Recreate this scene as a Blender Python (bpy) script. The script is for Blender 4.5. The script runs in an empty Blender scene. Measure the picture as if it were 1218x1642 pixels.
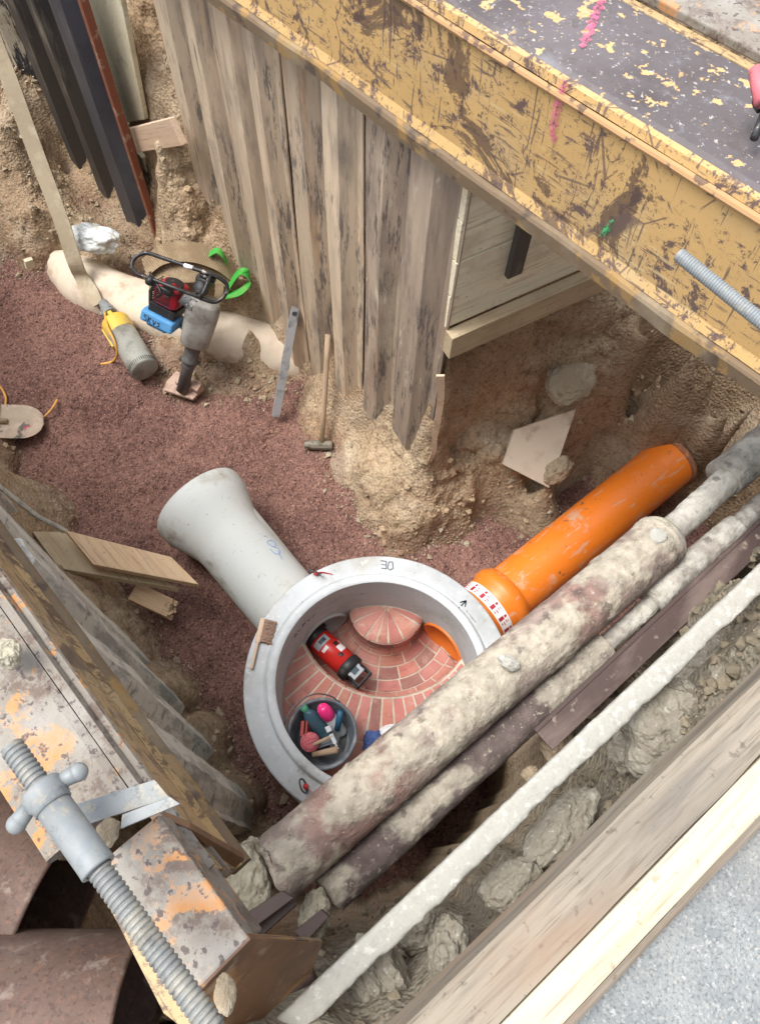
import bpy, math, random
import numpy as np
from mathutils import Matrix, Vector
random.seed(7); RNG = np.random.default_rng(7)
R = math.radians
# ------------------------------------------------------------------ camera geometry (pit frame: x right-up, y left-up, z up)
FP, CX, CY, H = 1230.0, 609.0, 821.0, 4.5
Dn = Vector(((577-CX)/FP, (1400-CY)/FP, 1)).normalized()
v_ = Vector(((3918-CX)/FP, (-1561-CY)/FP, 1)); VX = (v_-Dn*v_.dot(Dn)).normalized()
UP = -Dn; UY = UP.cross(VX)
def ray(px, py):
    r = Vector(((px-CX)/FP, (py-CY)/FP, 1)); return Vector((r.dot(VX), r.dot(UY), r.dot(UP)))
def P(px, py, z=0.0):
    r = ray(px, py); t = (z-H)/r.z; return Vector((r.x*t, r.y*t, z))
def PX(px, py, x):
    r = ray(px, py); t = x/r.x; return Vector((x, r.y*t, H+r.z*t))
COL = bpy.context.scene.collection
MW = {}
# ------------------------------------------------------------------ object helpers
def link(name, data, parent=None, mw=None):
    o = bpy.data.objects.new(name, data); COL.objects.link(o)
    mw = mw or Matrix.Identity(4)
    if parent is not None:
        o.parent = parent; o.matrix_local = MW[parent.name].inverted() @ mw
    else: o.matrix_world = mw
    MW[o.name] = mw.copy(); return o
def tag(o, label=None, cat=None, group=None, kind=None):
    if label: o['label'] = label
    if cat: o['category'] = cat
    if group: o['group'] = group
    if kind: o['kind'] = kind
    return o
def thing(name, label, cat, loc=(0,0,0), group=None):
    return tag(link(name, None, None, Matrix.Translation(Vector(loc))), label, cat, group)
class MB:
    def __init__(s): s.v=[]; s.f=[]; s.m=[]; s.sm=[]
    def add(s, vf, M=None, mi=0, smooth=False):
        v, f = vf; b = len(s.v)
        s.v += [tuple(M @ Vector(p)) if M is not None else tuple(p) for p in v]
        s.f += [tuple(i+b for i in q) for q in f]; s.m += [mi]*len(f); s.sm += [smooth]*len(f); return s
    def build(s, name, mats, parent=None, mw=None, bevel=0, subdiv=0):
        me = bpy.data.meshes.new(name)
        mw = mw or Matrix.Identity(4); inv = mw.inverted()
        me.from_pydata([tuple(inv @ Vector(p)) for p in s.v], [], s.f)
        for m in (mats if isinstance(mats, (list, tuple)) else [mats]): me.materials.append(m)
        me.polygons.foreach_set('material_index', s.m); me.polygons.foreach_set('use_smooth', s.sm)
        me.update(); o = link(name, me, parent, mw)
        if bevel:
            md = o.modifiers.new('b', 'BEVEL'); md.width = bevel; md.segments = 2; md.limit_method = 'ANGLE'; md.angle_limit = R(35)
        return o
def npmesh(name, V, Fq, mats, parent=None, smooth=True, mi=None):
    me = bpy.data.meshes.new(name); V = np.asarray(V, np.float32); Fq = np.asarray(Fq, np.int32)
    n, k = Fq.shape
    me.vertices.add(len(V)); me.vertices.foreach_set('co', V.ravel())
    me.loops.add(n*k); me.loops.foreach_set('vertex_index', Fq.ravel())
    me.polygons.add(n); me.polygons.foreach_set('loop_start', np.arange(0, n*k, k, dtype=np.int32))
    for m in (mats if isinstance(mats, (list, tuple)) else [mats]): me.materials.append(m)
    if mi is not None: me.polygons.foreach_set('material_index', np.asarray(mi, np.int32))
    me.polygons.foreach_set('use_smooth', np.full(n, smooth)); me.update(calc_edges=True); me.validate()
    return link(name, me, parent)
def frame(o, zax, xax=None):
    z = Vector(zax).normalized(); x = Vector(xax) if xax is not None else Vector((1,0,0))
    if abs(z.dot(x.normalized())) > .98: x = Vector((0,1,0))
    x = (x-z*x.dot(z)).normalized(); y = z.cross(x)
    M = Matrix((x, y, z)).transposed().to_4x4(); M.translation = Vector(o); return M
def box(dx, dy, dz, c=(0,0,0)):
    v = [(c[0]+a*dx/2, c[1]+b*dy/2, c[2]+g*dz/2) for g in (-1,1) for b in (-1,1) for a in (-1,1)]
    return v, [(0,2,3,1),(4,5,7,6),(0,1,5,4),(2,6,7,3),(0,4,6,2),(1,3,7,5)]
def prism(pts, thick):            # outline points (top surface, counted either way), extruded down
    n = len(pts); a = Vector((0,0,0))
    for i in range(n):
        p, q = Vector(pts[i]), Vector(pts[(i+1)%n]); a += p.cross(q)
    pts = [Vector(p) for p in (pts if a.z > 0 else pts[::-1])]
    nrm = (abs(a.z)>1e-9 or a.length>0) and (a if a.z>0 else -a).normalized() or Vector((0,0,1))
    lo = [p-nrm*thick for p in pts]
    return pts+lo, [tuple(range(n)), tuple(range(2*n-1, n-1, -1))]+[(i, n+i, n+(i+1)%n, (i+1)%n) for i in range(n)]
def lathe(prof, n=48, a0=0, a1=2*math.pi):
    full = abs(a1-a0-2*math.pi) < 1e-6; m = n if full else n+1; v=[]; f=[]
    for r, z in prof:
        for i in range(m):
            t = a0+(a1-a0)*i/n; v.append((r*math.cos(t), r*math.sin(t), z))
    for j in range(len(prof)-1):
        for i in range(n):
            k = (i+1)%m; f.append((j*m+i, j*m+k, (j+1)*m+k, (j+1)*m+i))
    return v, f
def cr(pts, k=8, closed=False):
    pts = [Vector(p) for p in pts]; n = len(pts); out = []
    rng = range(n if closed else n-1)
    for i in rng:
        g = (lambda j: pts[j % n]) if closed else (lambda j: pts[min(max(j,0),n-1)])
        a,b,c,d = g(i-1), g(i), g(i+1), g(i+2)
        for q in range(k):
            t = q/k; out.append(.5*((2*b)+(c-a)*t+(2*a-5*b+4*c-d)*t*t+(3*b-a-3*c+d)*t**3))
    if not closed: out.append(pts[-1])
    return out
def tube(pts, r, n=10, closed=False, cap=True):
    pts = [Vector(p) for p in pts]; m = len(pts); v=[]; f=[]; prev = None
    rr = r if callable(r) else (lambda t: r)
    for i, p in enumerate(pts):
        a = pts[(i-1)%m] if (closed or i) else p; b = pts[(i+1)%m] if (closed or i<m-1) else p
        t = (b-a).normalized()
        if prev is None:
            x = t.cross(Vector((0,0,1)));
            if x.length < .1: x = t.cross(Vector((1,0,0)))
        else: x = prev - t*prev.dot(t)
        x.normalize(); prev = x; y = t.cross(x); q = rr(i/max(1,m-1))
        for k in range(n):
            an = 2*math.pi*k/n; v.append(p+(x*math.cos(an)+y*math.sin(an))*q)
    for i in range(m if closed else m-1):
        j = (i+1)%m
        for k in range(n):
            l = (k+1)%n; f.append((i*n+k, i*n+l, j*n+l, j*n+k))
    if cap and not closed: f += [tuple(range(n-1,-1,-1)), tuple(range((m-1)*n, m*n))]
    return v, f
def ribbon(pts, width, thick, wdir):
    pts = [Vector(p) for p in pts]; m = len(pts); v=[]; f=[]
    for i, p in enumerate(pts):
        t = (pts[min(i+1,m-1)]-pts[max(i-1,0)]).normalized()
        w = wdir(i/(m-1)) if callable(wdir) else Vector(wdir); w = (w-t*w.dot(t)).normalized(); u = t.cross(w)
        ww = width(i/(m-1)) if callable(width) else width
        for a, b in ((-1,-1),(1,-1),(1,1),(-1,1)): v.append(p+w*a*ww/2+u*b*thick/2)
    for i in range(m-1):
        for k in range(4):
            l = (k+1)%4; f.append((i*4+k, i*4+l, i*4+4+l, i*4+4+k))
    f += [(3,2,1,0), tuple(range(4*m-4, 4*m))]; return v, f
def sphere(r, n=16, sc=(1,1,1)):
    prof = [(max(1e-4, r*math.sin(math.pi*i/n)), -r*math.cos(math.pi*i/n)) for i in range(n+1)]
    v, f = lathe(prof, 2*n); return [(a*sc[0], b*sc[1], c*sc[2]) for a,b,c in v], f
# ------------------------------------------------------------------ numpy noise
def h3(i, j, k, s=0):
    n = (i*374761393 + j*668265263 + k*2147483647 + s*1274126177) & 0xffffffff
    n = ((n ^ (n >> 13))*1274126177) & 0xffffffff; n = ((n ^ (n >> 16))*2246822519) & 0xffffffff
    return ((n ^ (n >> 15)) & 0xffffff)/float(0xffffff)
def vn(p, s=0):
    p = np.asarray(p, float); i = np.floor(p).astype(np.int64); f = p-i; f = f*f*f*(f*(f*6-15)+10); r = 0
    for a in (0,1):
        for b in (0,1):
            for c in (0,1):
                w = (f[:,0] if a else 1-f[:,0])*(f[:,1] if b else 1-f[:,1])*(f[:,2] if c else 1-f[:,2])
                r = r + w*h3(i[:,0]+a, i[:,1]+b, i[:,2]+c, s)
    return r*2-1
def fbm(p, o=4, s=0, g=.5):
    p = np.asarray(p, float); r = 0; a = 1
    for q in range(o): r = r + a*vn(p*(2.03**q), s+q); a *= g
    return r
def worley(p, s=0):
    p = np.asarray(p, float); i = np.floor(p).astype(np.int64); d1 = np.full(len(p), 9.); d2 = d1.copy()
    for a in (-1,0,1):
        for b in (-1,0,1):
            for c in (-1,0,1):
                q = i+np.array([a,b,c]); o = np.stack([h3(q[:,0],q[:,1],q[:,2],s+t) for t in (1,2,3)], 1)
                d = np.sqrt((((q+o)-p)**2).sum(1)); d2 = np.where(d<d1, d1, np.minimum(d2, d)); d1 = np.minimum(d1, d)
    return d1, d2
def facet(p, s=0):               # broken-clay planes: each cell is a tilted face
    p = np.asarray(p, float); i = np.floor(p).astype(np.int64); bd = np.full(len(p), 9.); val = np.zeros(len(p)); d2 = np.full(len(p), 9.)
    for a in (-1,0,1):
        for b in (-1,0,1):
            for c in (-1,0,1):
                q = i+np.array([a,b,c]); o = np.stack([h3(q[:,0],q[:,1],q[:,2],s+t) for t in (1,2,3)], 1); dl = p-(q+o)
                g = np.stack([h3(q[:,0],q[:,1],q[:,2],s+t) for t in (4,5,6,7)], 1)-.5; d = np.sqrt((dl**2).sum(1)); h = (dl*g[:,:3]).sum(1)*1.6+g[:,3]*.9
                m = d < bd; d2 = np.where(m, bd, np.minimum(d2, d)); val = np.where(m, h, val); bd = np.where(m, d, bd)
    return val, d2-bd
# ------------------------------------------------------------------ materials
def mat(name, base, layers=(), rough=.8, metal=0., bumps=(), attr=None, rvar=.0, spec=.5, coat=0, alpha=None, objrand=0, mul=1, holes=None):
    m = bpy.data.materials.new(name); m.use_nodes = True; nt = m.node_tree; N = nt.nodes; L = nt.links
    bs = N['Principled BSDF']; tc = N.new('ShaderNodeTexCoord')
    src = tc.outputs['Object']
    if objrand:
        oi = N.new('ShaderNodeObjectInfo'); va = N.new('ShaderNodeVectorMath'); va.operation='ADD'
        sc_ = N.new('ShaderNodeVectorMath'); sc_.operation='SCALE'; L.new(oi.outputs['Random'], sc_.inputs['Scale']); sc_.inputs[0].default_value=(37,17,29)
        L.new(src, va.inputs[0]); L.new(sc_.outputs[0], va.inputs[1]); src = va.outputs[0]
    def tex(kind, scale, stretch, detail, rough_=.6, dist=0):
        mp = N.new('ShaderNodeMapping'); mp.inputs['Scale'].default_value = stretch; L.new(src, mp.inputs['Vector'])
        if kind == 'noise':
            t = N.new('ShaderNodeTexNoise'); t.inputs['Detail'].default_value = detail; t.inputs['Roughness'].default_value = rough_; t.inputs['Distortion'].default_value = dist
            out = t.outputs['Fac']
        elif kind == 'vor':
            t = N.new('ShaderNodeTexVoronoi'); out = t.outputs['Distance']
        elif kind == 'cell':
            t = N.new('ShaderNodeTexVoronoi'); s_ = N.new('ShaderNodeSeparateColor'); L.new(t.outputs['Color'], s_.inputs[0]); out = s_.outputs[0]
        elif kind == 'edge':
            t = N.new('ShaderNodeTexVoronoi'); t.feature = 'DISTANCE_TO_EDGE'; out = t.outputs['Distance']
        elif kind == 'wave':
            t = N.new('ShaderNodeTexWave'); t.inputs['Distortion'].default_value = dist; t.inputs['Detail'].default_value = detail; out = t.outputs['Fac']
        t.inputs['Scale'].default_value = scale; L.new(mp.outputs[0], t.inputs['Vector']); return out
    if attr:
        at = N.new('ShaderNodeAttribute'); at.attribute_name = attr; cur = at.outputs['Color']
    else:
        rgb = N.new('ShaderNodeRGB'); rgb.outputs[0].default_value = (*base, 1); cur = rgb.outputs[0]
    if objrand:
        hs = N.new('ShaderNodeHueSaturation'); mr = N.new('ShaderNodeMapRange'); mr.inputs['To Min'].default_value = 1-objrand; mr.inputs['To Max'].default_value = 1+objrand
        L.new(oi.outputs['Random'], mr.inputs['Value']); L.new(mr.outputs[0], hs.inputs['Value']); L.new(cur, hs.inputs['Color']); cur = hs.outputs[0]
    for ly in layers:
        d = dict(kind='noise', scale=5, lo=.45, hi=.55, stretch=(1,1,1), detail=6, amt=1, rough_=.6, dist=0, mode='MIX'); d.update(ly)
        f = tex(d['kind'], d['scale'], d['stretch'], d['detail'], d['rough_'], d['dist'])
        mr = N.new('ShaderNodeMapRange'); mr.inputs['From Min'].default_value = d['lo']; mr.inputs['From Max'].default_value = d['hi']; mr.inputs['To Max'].default_value = d['amt']
        L.new(f, mr.inputs['Value']); fac = mr.outputs[0]
        if 'mask' in d:
            k = dict(kind='noise', scale=2, lo=.45, hi=.6, stretch=(1,1,1), detail=4); k.update(d['mask'])
            f2 = tex(k['kind'], k['scale'], k['stretch'], k['detail']); m2 = N.new('ShaderNodeMapRange')
            m2.inputs['From Min'].default_value = k['lo']; m2.inputs['From Max'].default_value = k['hi']; L.new(f2, m2.inputs['Value'])
            mu = N.new('ShaderNodeMath'); mu.operation='MULTIPLY'; L.new(fac, mu.inputs[0]); L.new(m2.outputs[0], mu.inputs[1]); fac = mu.outputs[0]
        mx = N.new('ShaderNodeMix'); mx.data_type='RGBA'; mx.blend_type = d['mode']
        L.new(fac, mx.inputs[0]); L.new(cur, mx.inputs[6]); mx.inputs[7].default_value = (*d['c'], 1); cur = mx.outputs[2]
    if mul != 1:
        mm = N.new('ShaderNodeMix'); mm.data_type='RGBA'; mm.blend_type='MULTIPLY'; mm.inputs[0].default_value=1; mm.inputs[7].default_value=(mul,mul,mul,1); L.new(cur, mm.inputs[6]); cur = mm.outputs[2]
    if holes:
        f = tex('noise', holes[0], (1,1,1), 8, .75); mr = N.new('ShaderNodeMapRange'); mr.inputs['From Min'].default_value=holes[1]; mr.inputs['From Max'].default_value=holes[2]; L.new(f, mr.inputs['Value']); L.new(mr.outputs[0], bs.inputs['Alpha'])
    L.new(cur, bs.inputs['Base Color'])
    bs.inputs['Roughness'].default_value = rough; bs.inputs['Metallic'].default_value = metal; bs.inputs['Specular IOR Level'].default_value = spec
    if coat: bs.inputs['Coat Weight'].default_value = coat
    if alpha is not None: bs.inputs['Transmission Weight'].default_value = alpha
    if rvar:
        f = tex('noise', 9, (1,1,1), 6); mr = N.new('ShaderNodeMapRange'); mr.inputs['From Min'].default_value=.3; mr.inputs['From Max'].default_value=.7
        mr.inputs['To Min'].default_value = max(.05, rough-rvar); mr.inputs['To Max'].default_value = min(1, rough+rvar); L.new(f, mr.inputs['Value']); L.new(mr.outputs[0], bs.inputs['Roughness'])
    prev = None
    for b in bumps:
        d = dict(kind='noise', scale=20, dist=.01, strength=.6, stretch=(1,1,1), detail=8); d.update(b)
        f = tex(d['kind'], d['scale'], d['stretch'], d['detail']); bp = N.new('ShaderNodeBump'); bp.inputs['Strength'].default_value = d['strength']; bp.inputs['Distance'].default_value = d['dist']
        L.new(f, bp.inputs['Height'])
        if prev: L.new(prev, bp.inputs['Normal'])
        prev = bp.outputs[0]
    if prev: L.new(prev, bs.inputs['Normal'])
    return m
def lin(r, g, b):
    f = lambda c: (c/255/12.92) if c <= 10 else ((c/255+.055)/1.055)**2.4
    return (f(r), f(g), f(b))
DUST = lin(176,160,134)
m_soil = mat('soil', (.3,.2,.13), attr='tint', rough=.95, spec=.2, layers=[dict(c=(.3,.27,.24), scale=90, lo=.57, hi=.64, amt=.6, mode='MULTIPLY', detail=4), dict(c=(.5,.46,.42), scale=22, lo=.52, hi=.64, amt=.6, mode='MULTIPLY', detail=12),
    dict(c=(.6,.52,.42), scale=60, lo=.6, hi=.7, amt=.5), dict(c=(.35,.3,.25), scale=38, lo=.56, hi=.66, amt=.5, mode='MULTIPLY', detail=9), dict(c=(.5,.45,.4), scale=4, lo=.35, hi=.65, amt=.35, mode='MULTIPLY', detail=9),
    dict(c=(.62,.55,.44), scale=2.3, lo=.52, hi=.7, amt=.35), dict(c=(.45,.38,.32), kind='edge', scale=7, lo=.05, hi=0, amt=.3, mode='MULTIPLY')],
    bumps=[dict(scale=11, dist=.02, strength=.5, detail=5), dict(kind='vor', scale=55, dist=.012, strength=.6), dict(scale=130, dist=.005, strength=.6, detail=3)])
m_gravel = mat('red_gravel', lin(132,100,90), rough=.95, spec=.2, layers=[
    dict(c=lin(72,46,44), scale=1.7, lo=.42, hi=.66, amt=.55, detail=8), dict(c=lin(150,112,98), scale=2.3, lo=.52, hi=.72, amt=.5, detail=9),
    dict(kind='cell', c=lin(172,132,116), scale=110, lo=.7, hi=1, amt=.7), dict(kind='cell', c=lin(58,36,36), scale=90, lo=.3, hi=0, amt=.8),
    dict(c=lin(176,156,134), scale=3.1, lo=.64, hi=.72, amt=.5, mask=dict(scale=70, lo=.5, hi=.62))],
    bumps=[dict(kind='vor', scale=95, dist=.008, strength=1.), dict(scale=14, dist=.02, strength=.5, detail=10)])
m_pebble = mat('red_gravel_stones', lin(130,99,89), rough=.9, spec=.25, objrand=0, layers=[dict(c=lin(84,60,60), scale=1.7, lo=.42, hi=.66, amt=.55, detail=8), dict(c=lin(146,114,104), scale=2.3, lo=.5, hi=.7, amt=.6, detail=9), dict(c=lin(166,146,124), scale=3.1, lo=.6, hi=.7, amt=.5, mask=dict(scale=30, lo=.45, hi=.6)),
    dict(kind='noise', c=lin(94,70,63), scale=45, lo=.42, hi=.56, amt=.6, detail=1), dict(c=lin(176,140,122), scale=61, lo=.58, hi=.66, amt=.7, detail=1)])
m_clod = mat('clay_clods', lin(166,150,126), rough=.95, spec=.2, mul=.85, layers=[dict(c=lin(190,180,158), scale=9, lo=.5, hi=.62, amt=.7), dict(c=lin(96,76,58), scale=17, lo=.56, hi=.68, amt=.6)],
    bumps=[dict(scale=40, dist=.008, strength=.7)])
m_clodt = mat('broken_clods', (.4,.35,.3), attr='tint', rough=.95, spec=.2, layers=[dict(c=(.6,.56,.5), scale=50, lo=.5, hi=.64, amt=.5, mode='MULTIPLY', detail=8)], bumps=[dict(scale=80, dist=.004, strength=.6, detail=3)])
m_clay = mat('gray_clay', lin(150,143,128), rough=.95, mul=.8, spec=.2, layers=[dict(c=lin(190,186,172), scale=7, lo=.5, hi=.65, amt=.7), dict(c=lin(118,110,98), scale=5, lo=.55, hi=.7, amt=.6), dict(c=lin(214,210,198), scale=70, lo=.6, hi=.68, amt=.5)],
    bumps=[dict(scale=18, dist=.02, strength=.7, detail=10), dict(kind='vor', scale=80, dist=.005, strength=.6)])
m_street = mat('old_asphalt', lin(176,180,178), rough=.9, spec=.3, mul=.6, layers=[
    dict(c=lin(140,146,148), scale=7, lo=.42, hi=.6, amt=.7, detail=14, rough_=.8), dict(c=lin(110,114,116), scale=160, lo=.52, hi=.62, amt=.6, detail=6), dict(c=lin(222,224,220), scale=110, lo=.58, hi=.66, amt=.6, detail=8), dict(kind='cell', c=lin(210,206,196), scale=230, lo=.85, hi=1, amt=.5),
    dict(c=lin(204,196,184), scale=2.1, lo=.5, hi=.7, amt=.6)], bumps=[dict(kind='vor', scale=140, dist=.003, strength=.8), dict(scale=25, dist=.006, strength=.6)])
def paint(name, base, dark, lo, hi, extra=(), rough=.55):
    return mat(name, base, rough=rough, rvar=.15, spec=.4, mul=.82, layers=[
        dict(c=tuple(.85*a for a in base), scale=2.2, lo=.45, hi=.65, amt=.6),
        dict(c=lin(190,172,140), scale=3, lo=.5, hi=.7, amt=.4),
        dict(c=tuple(.5*a+.5*b for a,b in zip(base,dark)), scale=11, lo=lo-.03, hi=lo+.02, detail=14, rough_=.78, amt=.6, dist=.4),
        dict(c=dark, scale=11, lo=lo, hi=lo+.012, detail=14, rough_=.78, amt=.95, dist=.4),
        dict(c=dark, scale=34, lo=hi-.02, hi=hi, detail=10, rough_=.8, amt=.9, mask=dict(scale=3, lo=.38, hi=.5)),
        dict(c=dark, scale=60, lo=.60, hi=.62, detail=4, amt=.8, stretch=(1,.07,1), mask=dict(scale=5, lo=.45, hi=.52)),
        dict(c=lin(216,190,140), scale=70, lo=.62, hi=.64, detail=3, amt=.7, stretch=(.06,1,1), mask=dict(scale=4, lo=.5, hi=.55)),
        dict(c=dark, scale=80, lo=.60, hi=.62, detail=5, amt=.75, stretch=(.10,1,1), dist=.5, mask=dict(scale=4, lo=.42, hi=.5)),
        dict(c=dark, scale=60, lo=.61, hi=.63, detail=5, amt=.8, stretch=(1,1,.08), dist=.8),
        dict(c=lin(90,72,66), scale=2.6, lo=.56, hi=.585, amt=.8, detail=15, rough_=.75, dist=1.2),
        dict(c=dark, kind='edge', scale=3.2, lo=.010, hi=.006, amt=.75, mask=dict(scale=6, lo=.47, hi=.53)),
        dict(c=lin(84,70,66), scale=95, lo=.67, hi=.70, amt=.7)]+list(extra),
        bumps=[dict(scale=8, dist=.004, strength=.5, detail=12), dict(scale=120, dist=.0015, strength=.5)])
m_yel = paint('flaked_yellow_paint', lin(210,172,114), lin(104,86,82), .555, .605)
m_yel2 = paint('worn_yellow_paint', lin(196,166,120), lin(124,104,84), .54, .6)
m_lip = mat('brown_steel_edge', lin(128,108,84), rough=.8, mul=.8, layers=[dict(c=lin(172,136,80), scale=6, lo=.52, hi=.56, amt=.8, detail=10), dict(c=lin(84,70,62), scale=9, lo=.55, hi=.62, amt=.8), dict(c=lin(158,144,120), scale=4, lo=.5, hi=.64, amt=.6)], bumps=[dict(scale=30, dist=.004, strength=.6)])  # browner tone than the painted side plates
m_topsteel = mat('worn_gray_steel', lin(104,96,96), rough=.6, mul=.75, rvar=.15, metal=.15, layers=[
    dict(c=lin(78,66,66), scale=2.6, lo=.46, hi=.62, amt=.8, detail=10), dict(c=lin(176,180,186), scale=3.4, lo=.56, hi=.74, amt=.6, detail=8), dict(c=lin(140,132,134), scale=2, lo=.4, hi=.7, amt=.5),
    dict(c=lin(226,186,128), scale=17, lo=.60, hi=.608, amt=.95, detail=12), dict(c=lin(206,200,192), scale=60, lo=.64, hi=.67, amt=.85, detail=3), dict(c=lin(170,170,176), scale=13, lo=.56, hi=.66, amt=.4, detail=14, rough_=.8), dict(c=lin(92,80,76), scale=8, lo=.53, hi=.6, amt=.6, detail=14, rough_=.8),
    dict(c=lin(214,190,150), scale=48, lo=.65, hi=.67, amt=.8, mask=dict(scale=4, lo=.5, hi=.6))], bumps=[dict(scale=30, dist=.003, strength=.5)])
m_dusttop = mat('dusty_flaked_steel', lin(164,154,140), rough=.75, mul=.6, layers=[
    dict(c=lin(120,98,86), scale=15, lo=.50, hi=.56, amt=.8, detail=14, rough_=.8), dict(c=lin(222,160,100), scale=9, lo=.55, hi=.56, amt=1, detail=14, rough_=.7), dict(c=lin(110,84,72), scale=5, lo=.56, hi=.62, amt=.7, detail=14, rough_=.8), dict(c=lin(204,200,190), scale=5, lo=.5, hi=.66, amt=.7),
    dict(c=lin(96,80,76), scale=40, lo=.58, hi=.62, amt=.8)], bumps=[dict(scale=45, dist=.005, strength=.7)])
def pilemat(name, base, a, b, rust, dk):
    return mat(name, base, rough=.85, spec=.3, objrand=.2, layers=[
        dict(c=a, scale=9, lo=.4, hi=.62, amt=.8, stretch=(1,1,.12), detail=9),
        dict(c=rust, scale=7, lo=.58, hi=.68, amt=.65, stretch=(1.4,1.4,.1)), dict(c=b, scale=22, lo=.52, hi=.64, amt=.6, stretch=(1,1,.1), detail=10),
        dict(c=dk, scale=26, lo=.52, hi=.56, amt=.85, stretch=(1,1,.14), detail=14, rough_=.8, mask=dict(scale=2.6, lo=.44, hi=.56, stretch=(1,1,.4))), dict(c=dk, scale=5, lo=.56, hi=.68, amt=.6, stretch=(1,1,.25), detail=10), dict(c=lin(214,202,180), scale=30, lo=.6, hi=.64, amt=.6, stretch=(1,1,.2), detail=10, mask=dict(scale=3, lo=.5, hi=.6)),
        dict(c=lin(196,182,158), scale=4, lo=.55, hi=.7, amt=.5, stretch=(1,1,.4))],
        bumps=[dict(scale=30, dist=.004, strength=.6, stretch=(1,1,.15)), dict(scale=90, dist=.002, strength=.5)])
m_pile = pilemat('dusty_sheet_pile', lin(204,184,158), lin(176,158,136), lin(156,142,128), lin(184,144,106), lin(100,94,92))
m_pilebrown = pilemat('brown_sheet_pile', lin(176,158,138), lin(144,128,114), lin(128,116,106), lin(170,128,94), lin(90,84,82))
m_piledark = mat('tarred_sheet_pile', lin(76,72,68), rough=.55, spec=.5, layers=[dict(c=lin(150,144,128), scale=8, lo=.54, hi=.64, amt=.8, stretch=(1,1,.15), detail=10), dict(c=lin(40,40,46), scale=4, lo=.5, hi=.62, amt=.8, stretch=(1,1,.3)), dict(c=lin(112,84,62), scale=5, lo=.58, hi=.7, amt=.6, stretch=(1,1,.1))], bumps=[dict(scale=40, dist=.004, strength=.5)])
m_pileblue = mat('blue_black_pile', lin(66,68,76), rough=.45, spec=.5, layers=[dict(c=lin(120,118,114), scale=7, lo=.56, hi=.68, amt=.7, stretch=(1,1,.15)), dict(c=lin(40,42,50), scale=3, lo=.5, hi=.7, amt=.8)], bumps=[dict(scale=40, dist=.003, strength=.4)])
m_pilewhite = mat('flaking_white_pile', lin(52,54,60), rough=.7, layers=[dict(c=lin(196,188,168), scale=6, lo=.47, hi=.5, amt=.95, stretch=(1,1,.3), detail=12, rough_=.75), dict(c=lin(150,128,92), scale=3, lo=.58, hi=.66, amt=.8)], bumps=[dict(scale=30, dist=.006, strength=.6)])
m_pilered = mat('red_rust_edge', lin(128,76,56), rough=.8, layers=[dict(c=lin(160,140,120), scale=12, lo=.56, hi=.62, amt=.7)], bumps=[dict(scale=60, dist=.003)])
m_pilemud = mat('muddy_sheet_pile', lin(212,208,196), rough=.9, objrand=.1, layers=[dict(c=lin(150,150,144), scale=9, lo=.48, hi=.56, amt=.8, detail=12, stretch=(1,1,.25), rough_=.75), dict(c=lin(196,180,150), scale=7, lo=.55, hi=.7, amt=.6), dict(c=lin(112,112,106), scale=14, lo=.58, hi=.66, amt=.7, detail=12)], bumps=[dict(scale=20, dist=.012, strength=.7), dict(scale=90, dist=.003)])
def wood(name, base, dk, lt, ax=0, grain=26, amt=.6, objr=.06, extra=(), fine=.5):
    st = [1,1,1]; st[ax] = .06; st = tuple(st)
    return mat(name, base, rough=.8, spec=.25, objrand=objr, layers=[
        dict(c=dk, scale=grain, lo=.5, hi=.66, amt=amt, stretch=st, detail=6), dict(c=lt, scale=grain*.5, lo=.5, hi=.7, amt=.5, stretch=st),
        dict(c=dk, scale=grain*3, lo=.54, hi=.66, amt=amt*.7, stretch=st), dict(c=dk, scale=3, lo=.6, hi=.75, amt=.35), dict(c=tuple(.5*q for q in dk), scale=grain*5, lo=.58, hi=.66, amt=fine, stretch=tuple(q if q==1 else .03 for q in st), detail=8), dict(c=tuple(.6*q for q in dk), scale=40, lo=.62, hi=.68, amt=fine, detail=6)]+list(extra),
        bumps=[dict(scale=grain*1.6, dist=.0025, strength=.6, stretch=st), dict(scale=90, dist=.001)])
m_plank = wood('sawn_plank_wood', lin(204,176,142), lin(166,130,96), lin(224,204,176))
m_pale = wood('pale_board_wood', lin(214,206,178), lin(176,166,136), lin(230,226,206), grain=16, amt=.4, extra=[dict(c=lin(150,150,136), scale=6, lo=.6, hi=.72, amt=.5)])
m_pink = wood('pinkish_board_wood', lin(204,178,152), lin(168,136,112), lin(222,204,184), grain=18, amt=.45)
m_dirtyboard = wood('dirty_board_wood', lin(186,168,138), lin(146,126,98), lin(206,192,164), grain=22, amt=.5, extra=[dict(c=lin(158,138,108), scale=5, lo=.5, hi=.66, amt=.5)])
m_whiteboard = wood('light_board_wood', lin(236,226,198), lin(196,176,140), lin(236,228,208), grain=18, amt=.4, extra=[dict(c=lin(182,160,124), scale=4, lo=.55, hi=.7, amt=.5)])
m_oldwood = wood('weathered_gray_wood', lin(144,134,119), lin(92,82,71), lin(164,156,142), grain=34, amt=.75, extra=[dict(c=lin(140,112,90), scale=4, lo=.54, hi=.68, amt=.6, stretch=(.3,1,1)), dict(c=lin(104,100,94), scale=9, lo=.58, hi=.66, amt=.6, stretch=(.1,1,1))])
m_topwood = wood('pale_timber_wood', lin(188,178,156), lin(166,146,116), lin(196,190,172), grain=30, amt=.45)  # paler tone for the top of the front timber
m_handle = wood('tool_handle_wood', lin(170,146,120), lin(130,106,86), lin(190,170,146), ax=2)
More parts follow.
